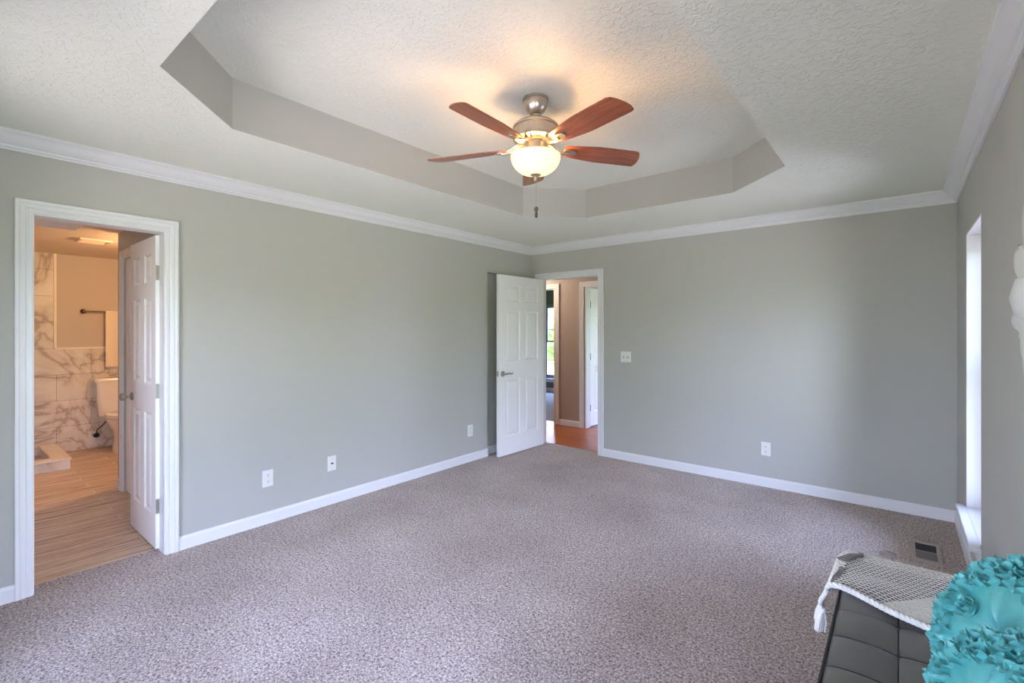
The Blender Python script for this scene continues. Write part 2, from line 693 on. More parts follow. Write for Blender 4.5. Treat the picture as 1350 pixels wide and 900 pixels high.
def casing(name, to3, a0, a1, ztop, z0=0.0, m=None):
    """to3(along, z, out) -> point; U-shaped mitred casing round the opening a0..a1"""
    bm = B()
    fr = [lambda w, t: to3(a0 - w, z0, t), lambda w, t: to3(a0 - w, ztop + w, t),
          lambda w, t: to3(a1 + w, ztop + w, t), lambda w, t: to3(a1 + w, z0, t)]
    add_sweep(bm, CASING, fr)
    return struct(name, bm, m or M['trim'])


casing('trim_5', lambda a, z, t: (t, a, z), 0.341, 0.930, 2.036)
casing('trim_6', lambda a, z, t: (a, D - t, z), 0.136, 0.943, 2.036)


def jamb(name, box_fn, a0, a1, d0, d1, ztop, th=0.02, z0=0.0, m=None):
    """door lining filling the wall depth d0..d1, with a stop bead; opening a0..a1 clear"""
    bm = B()
    for (p, q, r, s) in ((a0 - th, a0, z0, ztop + th), (a1, a1 + th, z0, ztop + th), (a0, a1, ztop, ztop + th)):
        box_fn(bm, p, q, d0, d1, r, s)
    return struct(name, bm, m or M['trim'])


def bx_x(bm, a0, a1, d0, d1, z0, z1):      # wall whose opening runs along y
    add_box(bm, d0, d1, a0, a1, z0, z1)


def bx_y(bm, a0, a1, d0, d1, z0, z1):      # wall whose opening runs along x
    add_box(bm, a0, a1, d0, d1, z0, z1)


jamb('trim_7', bx_x, 0.345, 0.925, -T, 0, 2.03)
jamb('trim_8', bx_y, 0.140, 0.940, D, D + T, 2.03)


# ------------------------------------------------------------------ doors
def door_leaf_bm(w, hgt, th=0.035):
    """six raised panels; local x 0..w from the hinge, y 0..th, z 0..hgt"""
    bm = B()
    st, mu = 0.11 * (w / 0.76) ** 0.7, 0.095
    xs = [(st, (w - mu) / 2), ((w + mu) / 2, w - st)]
    zs = [(0.205, 0.855), (1.045, 1.615), (1.715, hgt - 0.105)]
    add_box(bm, 0, st, 0, th, 0, hgt)
    add_box(bm, w - st, w, 0, th, 0, hgt)
    add_box(bm, xs[0][1], xs[1][0], 0, th, 0, hgt)
    zr = [0] + [v for z in zs for v in z] + [hgt]
    for z0, z1 in zip(zr[0::2], zr[1::2]):
        for x0, x1 in xs:
            add_box(bm, x0, x1, 0, th, z0, z1)
    for x0, x1 in xs:
        for z0, z1 in zs:
            dp = 0.009
            for yf, s in ((0, 1), (th, -1)):
                lv = [(0, 0), (0.012, dp), (0.022, dp), (0.042, 0.002)]
                rings = [[bm.verts.new((x, yf + s * d_, z)) for x, z in ((x0 + i, z0 + i), (x1 - i, z0 + i), (x1 - i, z1 - i), (x0 + i, z1 - i))] for i, d_ in lv]
                for r0, r1 in zip(rings, rings[1:]):
                    for k in range(4):
                        bm.faces.new((r0[k], r0[(k + 1) % 4], r1[(k + 1) % 4], r1[k]))
                bm.faces.new(rings[-1])
    return bm


def add_hinge(bm, x, y, z, lx, ly, hh=0.089):
    """barrel at x,y and two plates"""
    add_lathe(bm, [(0.0065, -hh / 2), (0.0065, hh / 2)], (x, y, z), 10)
    add_lathe(bm, [(0.004, 0), (0.005, 0.003), (0.0, 0.007)], (x, y, z + hh / 2), 10)


def lever_bm(side=1):
    """lever handle on the plane y=0 pointing to -y*side, lever along +x"""
    bm = B()
    add_lathe(bm, [(0.031, 0), (0.031, -0.006 * side), (0.026, -0.012 * side), (0.012, -0.014 * side), (0.011, -0.045 * side)], (0, 0, 0), 24, 'y')
    add_tube(bm, [(0, -0.045 * side, 0), (0.02, -0.052 * side, 0.001), (0.05, -0.050 * side, 0.004), (0.085, -0.048 * side, -0.002), (0.115, -0.050 * side, 0.002)],
             [0.011, 0.0105, 0.009, 0.008, 0.0065], 10)
    return bm


def knob_bm(side=1):
    bm = B()
    s = -side
    add_lathe(bm, [(0.030, 0), (0.030, 0.005 * s), (0.022, 0.012 * s), (0.011, 0.016 * s), (0.010, 0.034 * s), (0.020, 0.042 * s), (0.027, 0.054 * s),
                   (0.025, 0.066 * s), (0.014, 0.074 * s), (0, 0.076 * s)], (0, 0, 0), 24, 'y')
    return bm


# bathroom door: hinged on the right jamb, standing open at a right angle into the bathroom
d1 = thing('door_1', 'white six-panel bathroom door standing open inside the left doorway', 'door', (-0.104, 0.9405, 0.012), PI)
d1['kind'] = 'structure'
obj('leaf', door_leaf_bm(0.612, 2.01), M['door'], d1)
for zz in (0.27, 1.01, 1.77):
    bm = B()
    add_box(bm, -0.0025, 0.0, 0.004, 0.034, zz - 0.047, zz + 0.047)
    add_box(bm, -0.007, -0.0025, -0.004, 0.0, zz - 0.047, zz + 0.047)
    add_hinge(bm, -0.006, 0.000, zz, 0, 0, 0.094)
    obj('hinge', bm, M['satin'], d1, 40)
o = obj('knob', knob_bm(-1), M['satin'], d1, 40, (0.612 - 0.06, 0.035, 0.93))
o = obj('knob', knob_bm(1), M['satin'], d1, 40, (0.612 - 0.06, 0.0, 0.93))

# bedroom door: hinged on the left jamb of the far doorway, opened back along the left wall
a_open = math.atan2(-0.80, -0.030)
d2 = thing('door_2', 'white six-panel bedroom door opened back towards the left wall', 'door', (0.173, 4.742, 0.016), a_open)
d2['kind'] = 'structure'
obj('leaf', door_leaf_bm(0.803, 2.012), M['door'], d2)
for zz in (0.27, 1.01, 1.77):
    bm = B()
    add_box(bm, -0.002, 0.0, 0.003, 0.033, zz - 0.045, zz + 0.045)
    add_hinge(bm, -0.006, -0.003, zz, 0, 0)
    obj('hinge', bm, M['satin'], d2, 40)
bm = B()
add_box(bm, 0.803, 0.8045, 0.006, 0.029, 0.885, 0.945)
add_box(bm, 0.8045, 0.812, 0.010, 0.025, 0.905, 0.925, 0.002)
obj('latch', bm, M['satin'], d2)
for s_, yy in ((-1, 0.035), (1, 0.0)):
    bm = lever_bm(s_)
    for v_ in bm.verts:
        v_.co.x = -v_.co.x
    obj('lever_handle', bm, M['satin'], d2, 40, (0.803 - 0.062, yy, 0.912))

# ------------------------------------------------------------------ windows
def window(name, to3, w, z0, z1, frame_m, cols=1, rows=2, depth=0.11):
    """double-hung window; to3(along, out, z): out grows away from the room"""
    root = bpy.data.objects.new(name, None)
    COL.objects.link(root)
    root['kind'] = 'structure'

    def bxl(bm, a0, a1, o0, o1, q0, q1):
        pts = [to3(a, o_, q) for a in (a0, a1) for o_ in (o0, o1) for q in (q0, q1)]
        xs_ = [p[0] for p in pts]; ys_ = [p[1] for p in pts]; zs_ = [p[2] for p in pts]
        add_box(bm, min(xs_), max(xs_), min(ys_), max(ys_), min(zs_), max(zs_))
    f = 0.045
    bm = B()
    for q in ((0, f, z0, z1), (w - f, w, z0, z1), (f, w - f, z0, z0 + f), (f, w - f, z1 - f, z1)):
        bxl(bm, q[0], q[1], depth, depth + 0.05, q[2], q[3])
    fo = struct('window_frame', bm, frame_m, root)
    zm = (z0 + z1) / 2
    for k, (q0, q1, dd) in enumerate(((z0 + f, zm + 0.02, depth + 0.004), (zm - 0.02, z1 - f, depth + 0.026))):
        bm = B()
        s = 0.038
        for q in ((f, f + s, q0, q1), (w - f - s, w - f, q0, q1), (f + s, w - f - s, q0, q0 + s), (f + s, w - f - s, q1 - s, q1)):
            bxl(bm, q[0], q[1], dd, dd + 0.02, q[2], q[3])
        iw = (w - 2 * f - 2 * s)
        for c in range(1, cols):
            a = f + s + iw * c / cols
            bxl(bm, a - 0.007, a + 0.007, dd + 0.004, dd + 0.016, q0 + s, q1 - s)
        for c in range(1, rows):
            zq = q0 + s + (q1 - q0 - 2 * s) * c / rows
            bxl(bm, f + s, w - f - s, dd + 0.005, dd + 0.015, zq - 0.007, zq + 0.007)
        so = struct('sash', bm, frame_m, root)
        bm = B()
        quad(bm, [to3(f + s, dd + 0.010, q0 + s), to3(w - f - s, dd + 0.010, q0 + s), to3(w - f - s, dd + 0.010, q1 - s), to3(f + s, dd + 0.010, q1 - s)])
        struct('pane', bm, M['glass'], so)
    return root


def stool(root, to3, a0, a1, z, dep=0.11):
    bm = B()
    p = [to3(a0 - 0.06, -0.050, z - 0.025), to3(a1 + 0.045, -0.001, z)]
    add_box(bm, min(p[0][0], p[1][0]), max(p[0][0], p[1][0]), min(p[0][1], p[1][1]), max(p[0][1], p[1][1]), z - 0.025, z, 0.006)
    p = [to3(a0 + 0.001, -0.002, z), to3(a1 - 0.001, dep, z)]
    add_box(bm, min(p[0][0], p[1][0]), max(p[0][0], p[1][0]), min(p[0][1], p[1][1]), max(p[0][1], p[1][1]), z - 0.025, z)
    struct('window_sill', bm, M['trim'], root)
    bm = B()
    p = [to3(a0 - 0.045, -0.016, z), to3(a1 + 0.03, -0.0005, z)]
    add_box(bm, min(p[0][0], p[1][0]), max(p[0][0], p[1][0]), min(p[0][1], p[1][1]), max(p[0][1], p[1][1]), z - 0.085, z - 0.026, 0.004)
    struct('apron', bm, M['trim'], root)


n_win = 0
for a, b_ in WIN_R:
    n_win += 1
    t3 = lambda u, o_, z, a=a: (W + o_, a + u, z)
    r_ = window('window_%d' % n_win, t3, b_ - a, WZ0 + 0.025, WZ1 - 0.012, M['vinyl'], 1, 1, 0.155)
    stool(r_, t3, 0, b_ - a, WZ0 + 0.025, 0.155)
    bm = B()
    add_box(bm, W + 0.001, W + TW, a, a + 0.012, WZ0 + 0.026, WZ1)
    add_box(bm, W + 0.001, W + TW, b_ - 0.012, b_, WZ0 + 0.026, WZ1)
    add_box(bm, W + 0.001, W + TW, a + 0.012, b_ - 0.012, WZ1 - 0.012, WZ1)
    struct('window_reveal', bm, M['trim'], r_)
    portal('daylight_portal', (W + 0.24, (a + b_) / 2, (WZ0 + WZ1) / 2), (-1, 0, 0), b_ - a, WZ1 - WZ0)
for a, b_ in WIN_N:
    n_win += 1
    t3 = lambda u, o_, z, a=a: (a + u, YN - o_, z)
    r_ = window('window_%d' % n_win, t3, b_ - a, WZ0 + 0.025, WZ1, M['vinyl'])
    stool(r_, t3, 0, b_ - a, WZ0 + 0.025)
    portal('daylight_portal', ((a + b_) / 2, YN - 0.20, (WZ0 + WZ1) / 2), (0, 1, 0), b_ - a, WZ1 - WZ0)

# ------------------------------------------------------------------ bathroom beyond the left doorway
BX, BY0, BZ = -3.9, -0.75, 2.285
bm = B()
add_box(bm, BX, -0.13, BY0, 1.95, -0.10, -0.004)
struct('bathroom_floor', bm, M['bath_tile'])
bm = B()
add_box(bm, BX - 0.1, BX, BY0 - 0.1, 2.05, -0.1, TOP)
struct('wall_bath_back', bm, M['bath_wall'])
bm = B()
add_box(bm, BX, -T, BY0 - 0.1, BY0, -0.1, TOP)
struct('wall_bath_side', bm, M['bath_wall'])
bm = B()
add_box(bm, -1.87, -1.665, 1.06, 1.16, -0.1, TOP)
add_box(bm, -1.665, -0.925, 1.06, 1.16, 2.04, TOP)
add_box(bm, -0.925, -T, 1.06, 1.16, -0.1, TOP)
add_box(bm, -1.87, -1.77, 1.16, 1.95, -0.1, TOP)
add_box(bm, BX, -1.77, 1.95, 2.05, -0.1, TOP)
struct('wall_bath_closet', bm, M['wall'])
bm = B()
add_box(bm, BX, -T, BY0, 1.95, BZ, BZ + 0.1)
struct('ceiling_bath', bm, M['bath_ceiling'])
bm = B()
add_box(bm, -1.464, -T, BY0, 0.716, 2.20, BZ)
struct('soffit_trim', bm, M['soffit'])
casing('trim_9', lambda a, z, t: (a, 1.06 - t, z), -1.665, -0.925, 2.036)
bm = B()
base_run(bm, (-1.87, 1.06), (-1.737, 1.06), (0, -1), 0, 0)
base_run(bm, (-1.87, 1.95), (-1.87, 1.06), (-1, 0), 0, 0)
struct('baseboard_bath', bm, M['trim'])
d4 = thing('door_4', 'white six-panel closet door shut behind the open bathroom door', 'door', (-1.661, 1.075, 0.01), 0)
d4['kind'] = 'structure'
obj('leaf', door_leaf_bm(0.732, 2.02), M['door'], d4)
# tile: full height in the shower, waist high to the right of it
bm = B()
add_box(bm, BX, BX + 0.012, BY0, 0.875, 0, BZ)
add_box(bm, BX, BX + 0.012, 0.875, 1.95, 0, 1.19)
struct('wall_tile_bath', bm, M['marble'])
bm = B()
add_box(bm, BX, BX + 0.020, 0.875, 0.900, 1.19, BZ, 0.004)
add_box(bm, BX, BX + 0.020, 0.875, 1.95, 1.19, 1.212, 0.004)
struct('trim_10', bm, M['tile_trim'])
# shower curb
sc = thing('shower_curb', 'low marble shower curb with a pale top on the bathroom floor', 'shower curb', (0, 0, 0))
bm = B()
add_box(bm, -3.08, -2.96, BY0, 0.89, -0.004, 0.095)
add_box(bm, BX + 0.013, -3.08, 0.77, 0.89, -0.004, 0.095)
obj('curb_body', bm, M['marble'], sc)
bm = B()
add_box(bm, -3.09, -2.95, BY0, 0.90, 0.095, 0.115, 0.003)
add_box(bm, BX + 0.013, -3.09, 0.76, 0.90, 0.095, 0.115, 0.003)
obj('curb_top', bm, M['tile_trim'], sc)

# ceiling vent
bv = thing('exhaust_vent', 'small square exhaust grille in the bathroom ceiling', 'vent', (-2.50, 1.00, BZ))
bm = B()
for q in ((-0.12, 0.12, -0.12, -0.10), (-0.12, 0.12, 0.10, 0.12), (-0.12, -0.10, -0.10, 0.10), (0.10, 0.12, -0.10, 0.10)):
    add_box(bm, q[0], q[1], q[2], q[3], -0.016, 0.0)
for k in range(7):
    x = -0.085 + k * 0.0283
    add_box(bm, x - 0.007, x + 0.007, -0.10, 0.10, -0.013, -0.006)
obj('grille', bm, M['bath_ceiling'], bv)
bm = B()
add_box(bm, -0.10, 0.10, -0.10, 0.10, -0.003, -0.0005)
obj('backing', bm, M['dark'], bv)

# ceiling light of the bathroom (in the toilet alcove, out of sight from the bedroom)
bl = thing('ceiling_light', 'round warm flush ceiling light above the toilet alcove', 'light', (-2.10, 1.60, BZ))
bm = B()
add_lathe(bm, [(0.16, 0), (0.165, -0.02), (0.15, -0.03)], seg=32)
obj('rim', bm, M['nickel'], bl, 40)
bm = B()
add_lathe(bm, [(0.148, -0.03), (0.135, -0.06), (0.09, -0.085), (0.0, -0.095)], seg=32)
obj('diffuser', bm, M['diffuser'], bl, 60)
BATH_LAMP = lamp('bathroom_bulb', (-2.10, 1.60, BZ - 0.17), 38, (1.0, 0.58, 0.29), 0.07)

# toilet with its tank against the back wall, bowl towards +x
tl = thing('toilet', 'white two-piece toilet by the marble wall in the bathroom', 'toilet', (BX + 0.016, 1.44, -0.004))
bm = B()
prof = [(0.40, 0.150, 0.185), (0.43, 0.150, 0.195), (0.60, 0.166, 0.210), (0.78, 0.172, 0.218), (0.80, 0.172, 0.218)]


def rrect(cx, hx, hy, z, n=6, r=0.04):
    pts = []
    for (sx, sy, a0) in ((1, 1, 0), (-1, 1, 90), (-1, -1, 180), (1, -1, 270)):
        for k in range(n + 1):
            a = R(a0 + 90 * k / n)
            pts.append((cx + sx * (hx - r) + r * math.cos(a), sy * (hy - r) + r * math.sin(a), z))
    return pts


def loft(bm, rings):
    rv = [[bm.verts.new(p) for p in rg] for rg in rings]
    n = len(rv[0])
    for a, b_ in zip(rv, rv[1:]):
        for k in range(n):
            bm.faces.new((a[k], a[(k + 1) % n], b_[(k + 1) % n], b_[k]))
    bm.faces.new(rv[0])
    bm.faces.new(rv[-1])


loft(bm, [rrect(0.105, 0.082, 0.188, 0.40), rrect(0.105, 0.085, 0.196, 0.42), rrect(0.105, 0.092, 0.210, 0.60), rrect(0.105, 0.096, 0.218, 0.795)])
obj('tank', bm, M['porcelain'], tl, 50)
bm = B()
loft(bm, [rrect(0.107, 0.103, 0.228, 0.795), rrect(0.107, 0.107, 0.232, 0.805), rrect(0.107, 0.107, 0.232, 0.828), rrect(0.107, 0.098, 0.222, 0.842)])
obj('tank_lid', bm, M['porcelain'], tl, 40)
bm = B()
add_tube(bm, [(0.205, 0.13, 0.73), (0.222, 0.13, 0.73), (0.228, 0.09, 0.725), (0.228, 0.06, 0.72)], 0.008, 8)
obj('flush_lever', bm, M['satin'], tl, 40)


def egg(cx, rx, ry, z, n=28, front=1.0):
    pts = []
    for k in range(n):
        a = 2 * PI * k / n
        c, s = math.cos(a), math.sin(a)
        x = rx * c * (1.18 if c > 0 else 0.86)
        pts.append((cx + x, ry * s, z))
    return pts


bm = B()
loft(bm, [egg(0.36, 0.20, 0.115, 0.0), egg(0.36, 0.195, 0.11, 0.06), egg(0.36, 0.17, 0.095, 0.17), egg(0.38, 0.185, 0.115, 0.25), egg(0.41, 0.225, 0.160, 0.33), egg(0.42, 0.245, 0.182, 0.385), egg(0.42, 0.245, 0.184, 0.405)])
obj('bowl', bm, M['porcelain'], tl, 60)
bm = B()
loft(bm, [egg(0.42, 0.245, 0.184, 0.407), egg(0.42, 0.250, 0.188, 0.412), egg(0.42, 0.250, 0.188, 0.424), egg(0.42, 0.246, 0.185, 0.428)])
obj('seat', bm, M['porcelain'], tl, 60)
bm = B()
loft(bm, [egg(0.42, 0.246, 0.185, 0.430), egg(0.42, 0.250, 0.188, 0.434), egg(0.42, 0.247, 0.186, 0.448), egg(0.42, 0.22, 0.165, 0.454)])
obj('seat_lid', bm, M['porcelain'], tl, 60)
bm = B()
add_box(bm, 0.03, 0.26, -0.10, 0.10, 0.30, 0.40, 0.02)
obj('tank_shelf', bm, M['porcelain'], tl, 50)
# shut-off valve
sv = thing('shutoff_valve', 'dark water shutoff valve with a hose on the tiled wall beside the toilet', 'valve', (BX + 0.013, 1.235, 0.165))
bm = B()
add_lathe(bm, [(0.033, 0), (0.033, 0.004), (0.02, 0.012), (0.009, 0.014), (0.009, 0.055)], seg=18, axis='x')
add_lathe(bm, [(0.016, 0.04), (0.016, 0.075)], seg=14, axis='x')
obj('valve_body', bm, M['satin'], sv, 40)
bm = B()
add_lathe(bm, [(0.0, 0), (0.026, 0.0), (0.03, 0.010), (0.026, 0.02), (0.0, 0.02)], (0.075, 0, 0), 14, 'x')
obj('valve_handle', bm, M['black'], sv, 40)
bm = B()
add_tube(bm, [(0.058, 0.0, 0.01), (0.060, 0.01, 0.06), (0.075, 0.06, 0.11), (0.09, 0.10, 0.17), (0.09, 0.105, 0.235)], 0.007, 8)
obj('supply_hose', bm, M['bronze'], sv, 40)
# towel bar and towel
tb = thing('towel_bar', 'dark metal towel bar on the bathroom back wall', 'towel bar', (BX, 1.13, 1.635))
for yy in (0.0, 0.60):
    bm = B()
    add_lathe(bm, [(0.028, 0.0005), (0.028, 0.006), (0.014, 0.016), (0.012, 0.065), (0.016, 0.072), (0.0, 0.078)], (0, yy, 0), 18, 'x')
    obj('bracket', bm, M['bronze'], tb, 40)
bm = B()
add_tube(bm, [(0.058, 0.0, 0), (0.058, 0.6, 0)], 0.008, 10)
obj('bar', bm, M['bronze'], tb, 40)
bm = B()
prof = []
for k in range(11):
    a = PI * k / 10
    prof.append((0.058 + 0.013 * math.cos(a), 1.635 + 0.013 * math.sin(a)))
prof = [(0.070, 0.97)] + [(0.0715, 0.97 + 0.13 * k) for k in range(1, 5)] + prof + [(0.044, 1.40), (0.043, 1.15)]
inner = [(0.058 + (x - 0.058) * 0.72, z - (0.003 if z > 1.635 else 0)) for x, z in prof]
ny = 14
ra = [[bm.verts.new((BX + x + 0.003 * math.sin(k * 1.3) * (1 if z < 1.5 else 0), 1.325 + 0.28 * k / ny, z)) for x, z in prof] for k in range(ny + 1)]
rb = [[bm.verts.new((BX + x + 0.003 * math.sin(k * 1.3) * (1 if z < 1.5 else 0), 1.325 + 0.28 * k / ny, z)) for x, z in inner] for k in range(ny + 1)]
for rr in (ra, rb):
    for a, b_ in zip(rr, rr[1:]):
        for k in range(len(prof) - 1):
            bm.faces.new((a[k], a[k + 1], b_[k + 1], b_[k]))
for e in (0, ny):
    for k in range(len(prof) - 1):
        bm.faces.new((ra[e][k], ra[e][k + 1], rb[e][k + 1], rb[e][k]))
for e in (0, len(prof) - 1):
    for k in range(ny):
        bm.faces.new((ra[k][e], ra[k + 1][e], rb[k + 1][e], rb[k][e]))
tag(obj('hanging_towel', bm, M['towel'], None, 50), 'folded cream bath towel hanging over the towel bar', 'towel')

# ------------------------------------------------------------------ hallway and rooms beyond the far doorway
HY0, HY1 = D + T, 5.94
bm = B()
add_box(bm, -3.2, 2.6, 4.895, 6.12, -0.10, -0.004)
struct('hall_floor', bm, M['hall_wood'])
bm = B()
add_box(bm, -0.44, 0.08, HY1, 6.06, -0.1, TOP)
add_box(bm, -3.2, -1.32, HY1, 6.06, -0.1, TOP)
add_box(bm, -1.32, -0.44, HY1, 6.06, 2.05, TOP)
add_box(bm, 0.08, 0.88, HY1, 6.06, 2.05, TOP)
add_box(bm, 0.88, 2.6, HY1, 6.06, -0.1, TOP)
struct('wall_hall', bm, M['hall_wall'])
bm = B()
add_box(bm, -3.3, -3.2, D, 9.2, -0.1, TOP)
struct('wall_hall_end', bm, M['hall_wall'])
bm = B()
add_box(bm, -3.2, -T, D, HY0, -0.1, TOP)
struct('wall_hall_side', bm, M['hall_wall'])
bm = B()
add_box(bm, 2.6, 2.76, HY0, 6.75, -0.1, TOP)
add_box(bm, 2.6, 2.76, 7.85, 9.2, -0.1, TOP)
add_box(bm, 2.6, 2.76, 6.75, 7.85, -0.1, 0.275)
add_box(bm, 2.6, 2.76, 6.75, 7.85, 2.0, TOP)
struct('wall_room_end', bm, M['hall_wall'])
bm = B()
add_box(bm, -3.2, 2.6, HY0, 9.0, HC, HC + 0.1)
struct('ceiling_hall', bm, M['bath_ceiling'])
bm = B()
add_box(bm, -3.2, 2.6, 6.12, 9.0, -0.10, 0.0)
struct('floor_bedroom', bm, M['blue_carpet'])
WB = [(-2.85, -1.95), (0.60, 1.60)]
bm = B()
xs = [-3.2] + [v for a, b_ in WB for v in (a, b_)] + [2.6]
for lo_, hi_ in zip(xs[0::2], xs[1::2]):
    add_box(bm, lo_, hi_, 9.0, 9.16, -0.1, TOP)
for a, b_ in WB:
    add_box(bm, a, b_, 9.0, 9.16, -0.1, 0.275)
    add_box(bm, a, b_, 9.0, 9.16, 2.0, TOP)
struct('wall_room_back', bm, M['slate_wall'])
bm = B()
add_box(bm, -0.36, -0.26, 6.06, 9.0, -0.1, TOP)
struct('wall_room_divider', bm, M['bath_wall'])
bm = B()
base_run(bm, (-3.2, 9.0), (-0.36, 9.0), (0, -1))
struct('baseboard_room', bm, M['trim'])
bm = B()
base_run(bm, (-0.356, HY1), (-0.004, HY1), (0, -1))
struct('baseboard_hall', bm, M['trim'])
casing('trim_11', lambda a, z, t: (a, HY1 - t, z), -1.304, -0.425, 2.036)
casing('trim_12', lambda a, z, t: (a, HY1 - t, z), 0.066, 0.864, 2.036)
jamb('trim_13', bx_y, -1.30, -0.46, HY1, 6.06, 2.03)
jamb('trim_14', bx_y, 0.10, 0.86, HY1, 6.06, 2.03)
for a, b_ in WB:
    n_win += 1
    t3 = lambda u, o_, z, a=a: (a + u, 9.0 + o_, z)
    r_ = window('window_%d' % n_win, t3, b_ - a, 0.30, 2.0, M['blue_frame'] if a < 0 else M['vinyl'], 2, 3, 0.05)
    stool(r_, t3, 0, b_ - a, 0.30)
    portal('daylight_portal', ((a + b_) / 2, 9.19, 1.15), (0, -1, 0), b_ - a, 1.7)
n_win += 1
t3 = lambda u, o_, z: (2.6 + o_, 6.75 + u, z)
r_ = window('window_%d' % n_win, t3, 1.1, 0.30, 2.0, M['vinyl'], 2, 3, 0.05)  # unseen window added to brighten the open hall door
stool(r_, t3, 0, 1.1, 0.30, 0.05)
portal('daylight_portal', (2.79, 7.30, 1.15), (-1, 0, 0), 1.1, 1.7)
# hall door, opened into the room on the right
d3 = thing('door_3', 'white six-panel hall door open into the room across the hallway', 'door', (0.062, 6.066, 0.012), R(90))
d3['kind'] = 'structure'
bm = door_leaf_bm(0.755, 2.01)
for v_ in bm.verts:
    v_.co.y = -v_.co.y
obj('leaf', bm, M['door'], d3)
for zz in (0.27, 1.01, 1.77):
    bm = B()
    add_hinge(bm, -0.004, -0.040, zz, 0, 0)
    add_box(bm, -0.002, 0.0, -0.036, -0.004, zz - 0.045, zz + 0.045)
    obj('hinge', bm, M['satin'], d3, 40)
bm = B()
add_box(bm, 0.165, 0.225, -0.040, -0.0355, 0.78, 0.88, 0.002)
obj('plate', bm, M['plastic'], d3)
# hall ceiling light, out of sight
hl = dup(bl, (-1.1, 5.4, HC), 0, 'round warm flush ceiling light in the hallway')
HALL_LAMP = lamp('hall_bulb', (-1.1, 5.4, HC - 0.16), 38, (1.0, 0.86, 0.70), 0.07)

# ------------------------------------------------------------------ outdoors
bm = B()
add_box(bm, -40, 40, -40, 45, -0.9, -0.5)
struct('ground', bm, M['lawn'])
bm = B()
add_box(bm, -6, W + TW + 7, -9, YN - 0.2, -0.5, -0.42)
add_box(bm, W + TW + 0.05, W + TW + 7, YN - 0.2, 10, -0.5, -0.42)
struct('bounce_pavement', bm, M['bounce_ground'])  # unseen pale paving added to bounce neutral light up through the windows
rnd = random.Random(5)
bm = B()
for k in range(70):
    a = R(rnd.uniform(-100, 100))
    d_ = rnd.uniform(30, 38)
    if k < 44:
        c = (4 + d_ * math.cos(a), 3 + d_ * math.sin(a), rnd.uniform(0.6, 2.6))
    else:
        c = (rnd.uniform(-16, 8), rnd.uniform(24, 30), rnd.uniform(0.5, 3.0))
    mt = Matrix.Translation(c) @ Matrix.Diagonal((rnd.uniform(1.5, 2.6), rnd.uniform(1.5, 2.6), rnd.uniform(1.6, 2.8), 1))
    r0 = bmesh.ops.create_icosphere(bm, subdivisions=3, radius=1.0, matrix=mt)
    for v_ in r0['verts']:
        n_ = noise.noise(v_.co * 0.9)
        v_.co += (v_.co - Vector(c)) * n_ * 0.35
o = obj('treeline', bm, M['tree'], None, 80)
tag(o, 'green line of trees beyond the lawn outside the windows', 'trees', kind='stuff')

# ------------------------------------------------------------------ ceiling fan
FX, FY = 2.018, 2.125
fan = thing('ceiling_fan', 'five-blade ceiling fan with cherry blades and lit frosted bowl light', 'ceiling fan', (FX, FY, HT))
bm = B()
add_lathe(bm, [(0.069, 0), (0.071, -0.006), (0.071, -0.013), (0.066, -0.016), (0.066, -0.020), (0.062, -0.045), (0.052, -0.068), (0.036, -0.084), (0.020, -0.090)], seg=40)
obj('canopy', bm, M['nickel'], fan, 35)
bm = B()
add_lathe(bm, [(0.021, -0.070), (0.021, -0.098), (0.013, -0.100), (0.013, -0.165)], seg=20)
obj('downrod', bm, M['nickel'], fan, 35)
bm = B()
add_lathe(bm, [(0.030, -0.128), (0.075, -0.132), (0.108, -0.142), (0.126, -0.156), (0.126, -0.166), (0.121, -0.170), (0.121, -0.222), (0.124, -0.226), (0.124, -0.233),
               (0.100, -0.243), (0.085, -0.248)], seg=48)
obj('motor_housing', bm, M['nickel'], fan, 30)
bm = B()
add_lathe(bm, [(0.060, -0.248), (0.066, -0.256), (0.066, -0.296), (0.082, -0.300), (0.082, -0.308), (0.055, -0.312)], seg=40)
obj('switch_housing', bm, M['nickel'], fan, 30)
# bowl
bm = B()
BZ0, BDEP = -0.318, 0.106
outer = []
for k in range(15):
    a = R(90 * k / 14)
    outer.append((0.138 * math.cos(a) ** 0.8 if k < 14 else 0.012, BZ0 - BDEP * math.sin(a)))
inner = [(max(r - 0.004, 0.012), h_ + 0.004 if k > 0 else h_) for k, (r, h_) in enumerate(outer)]
add_lathe(bm, outer + inner[::-1], seg=48, cap=False)
obj('light_bowl', bm, M['bowl'], fan, 60)
bm = B()
add_tube(bm, [(0, 0, -0.310), (0, 0, BZ0 - BDEP)], 0.004, 8)
for k in range(3):
    a = R(120 * k + 20)
    add_tube(bm, [(0.05 * math.cos(a), 0.05 * math.sin(a), -0.308), (0.052 * math.cos(a), 0.052 * math.sin(a), -0.326)], 0.012, 10)
obj('lamp_holder', bm, M['nickel'], fan, 40)
bm = B()
zf = BZ0 - BDEP
add_lathe(bm, [(0.0, zf + 0.006), (0.030, zf + 0.005), (0.031, zf - 0.001), (0.022, zf - 0.006), (0.010, zf - 0.010), (0.008, zf - 0.020), (0.012, zf - 0.026), (0.011, zf - 0.033), (0.0, zf - 0.040)], seg=24)
obj('finial', bm, M['nickel'], fan, 40)
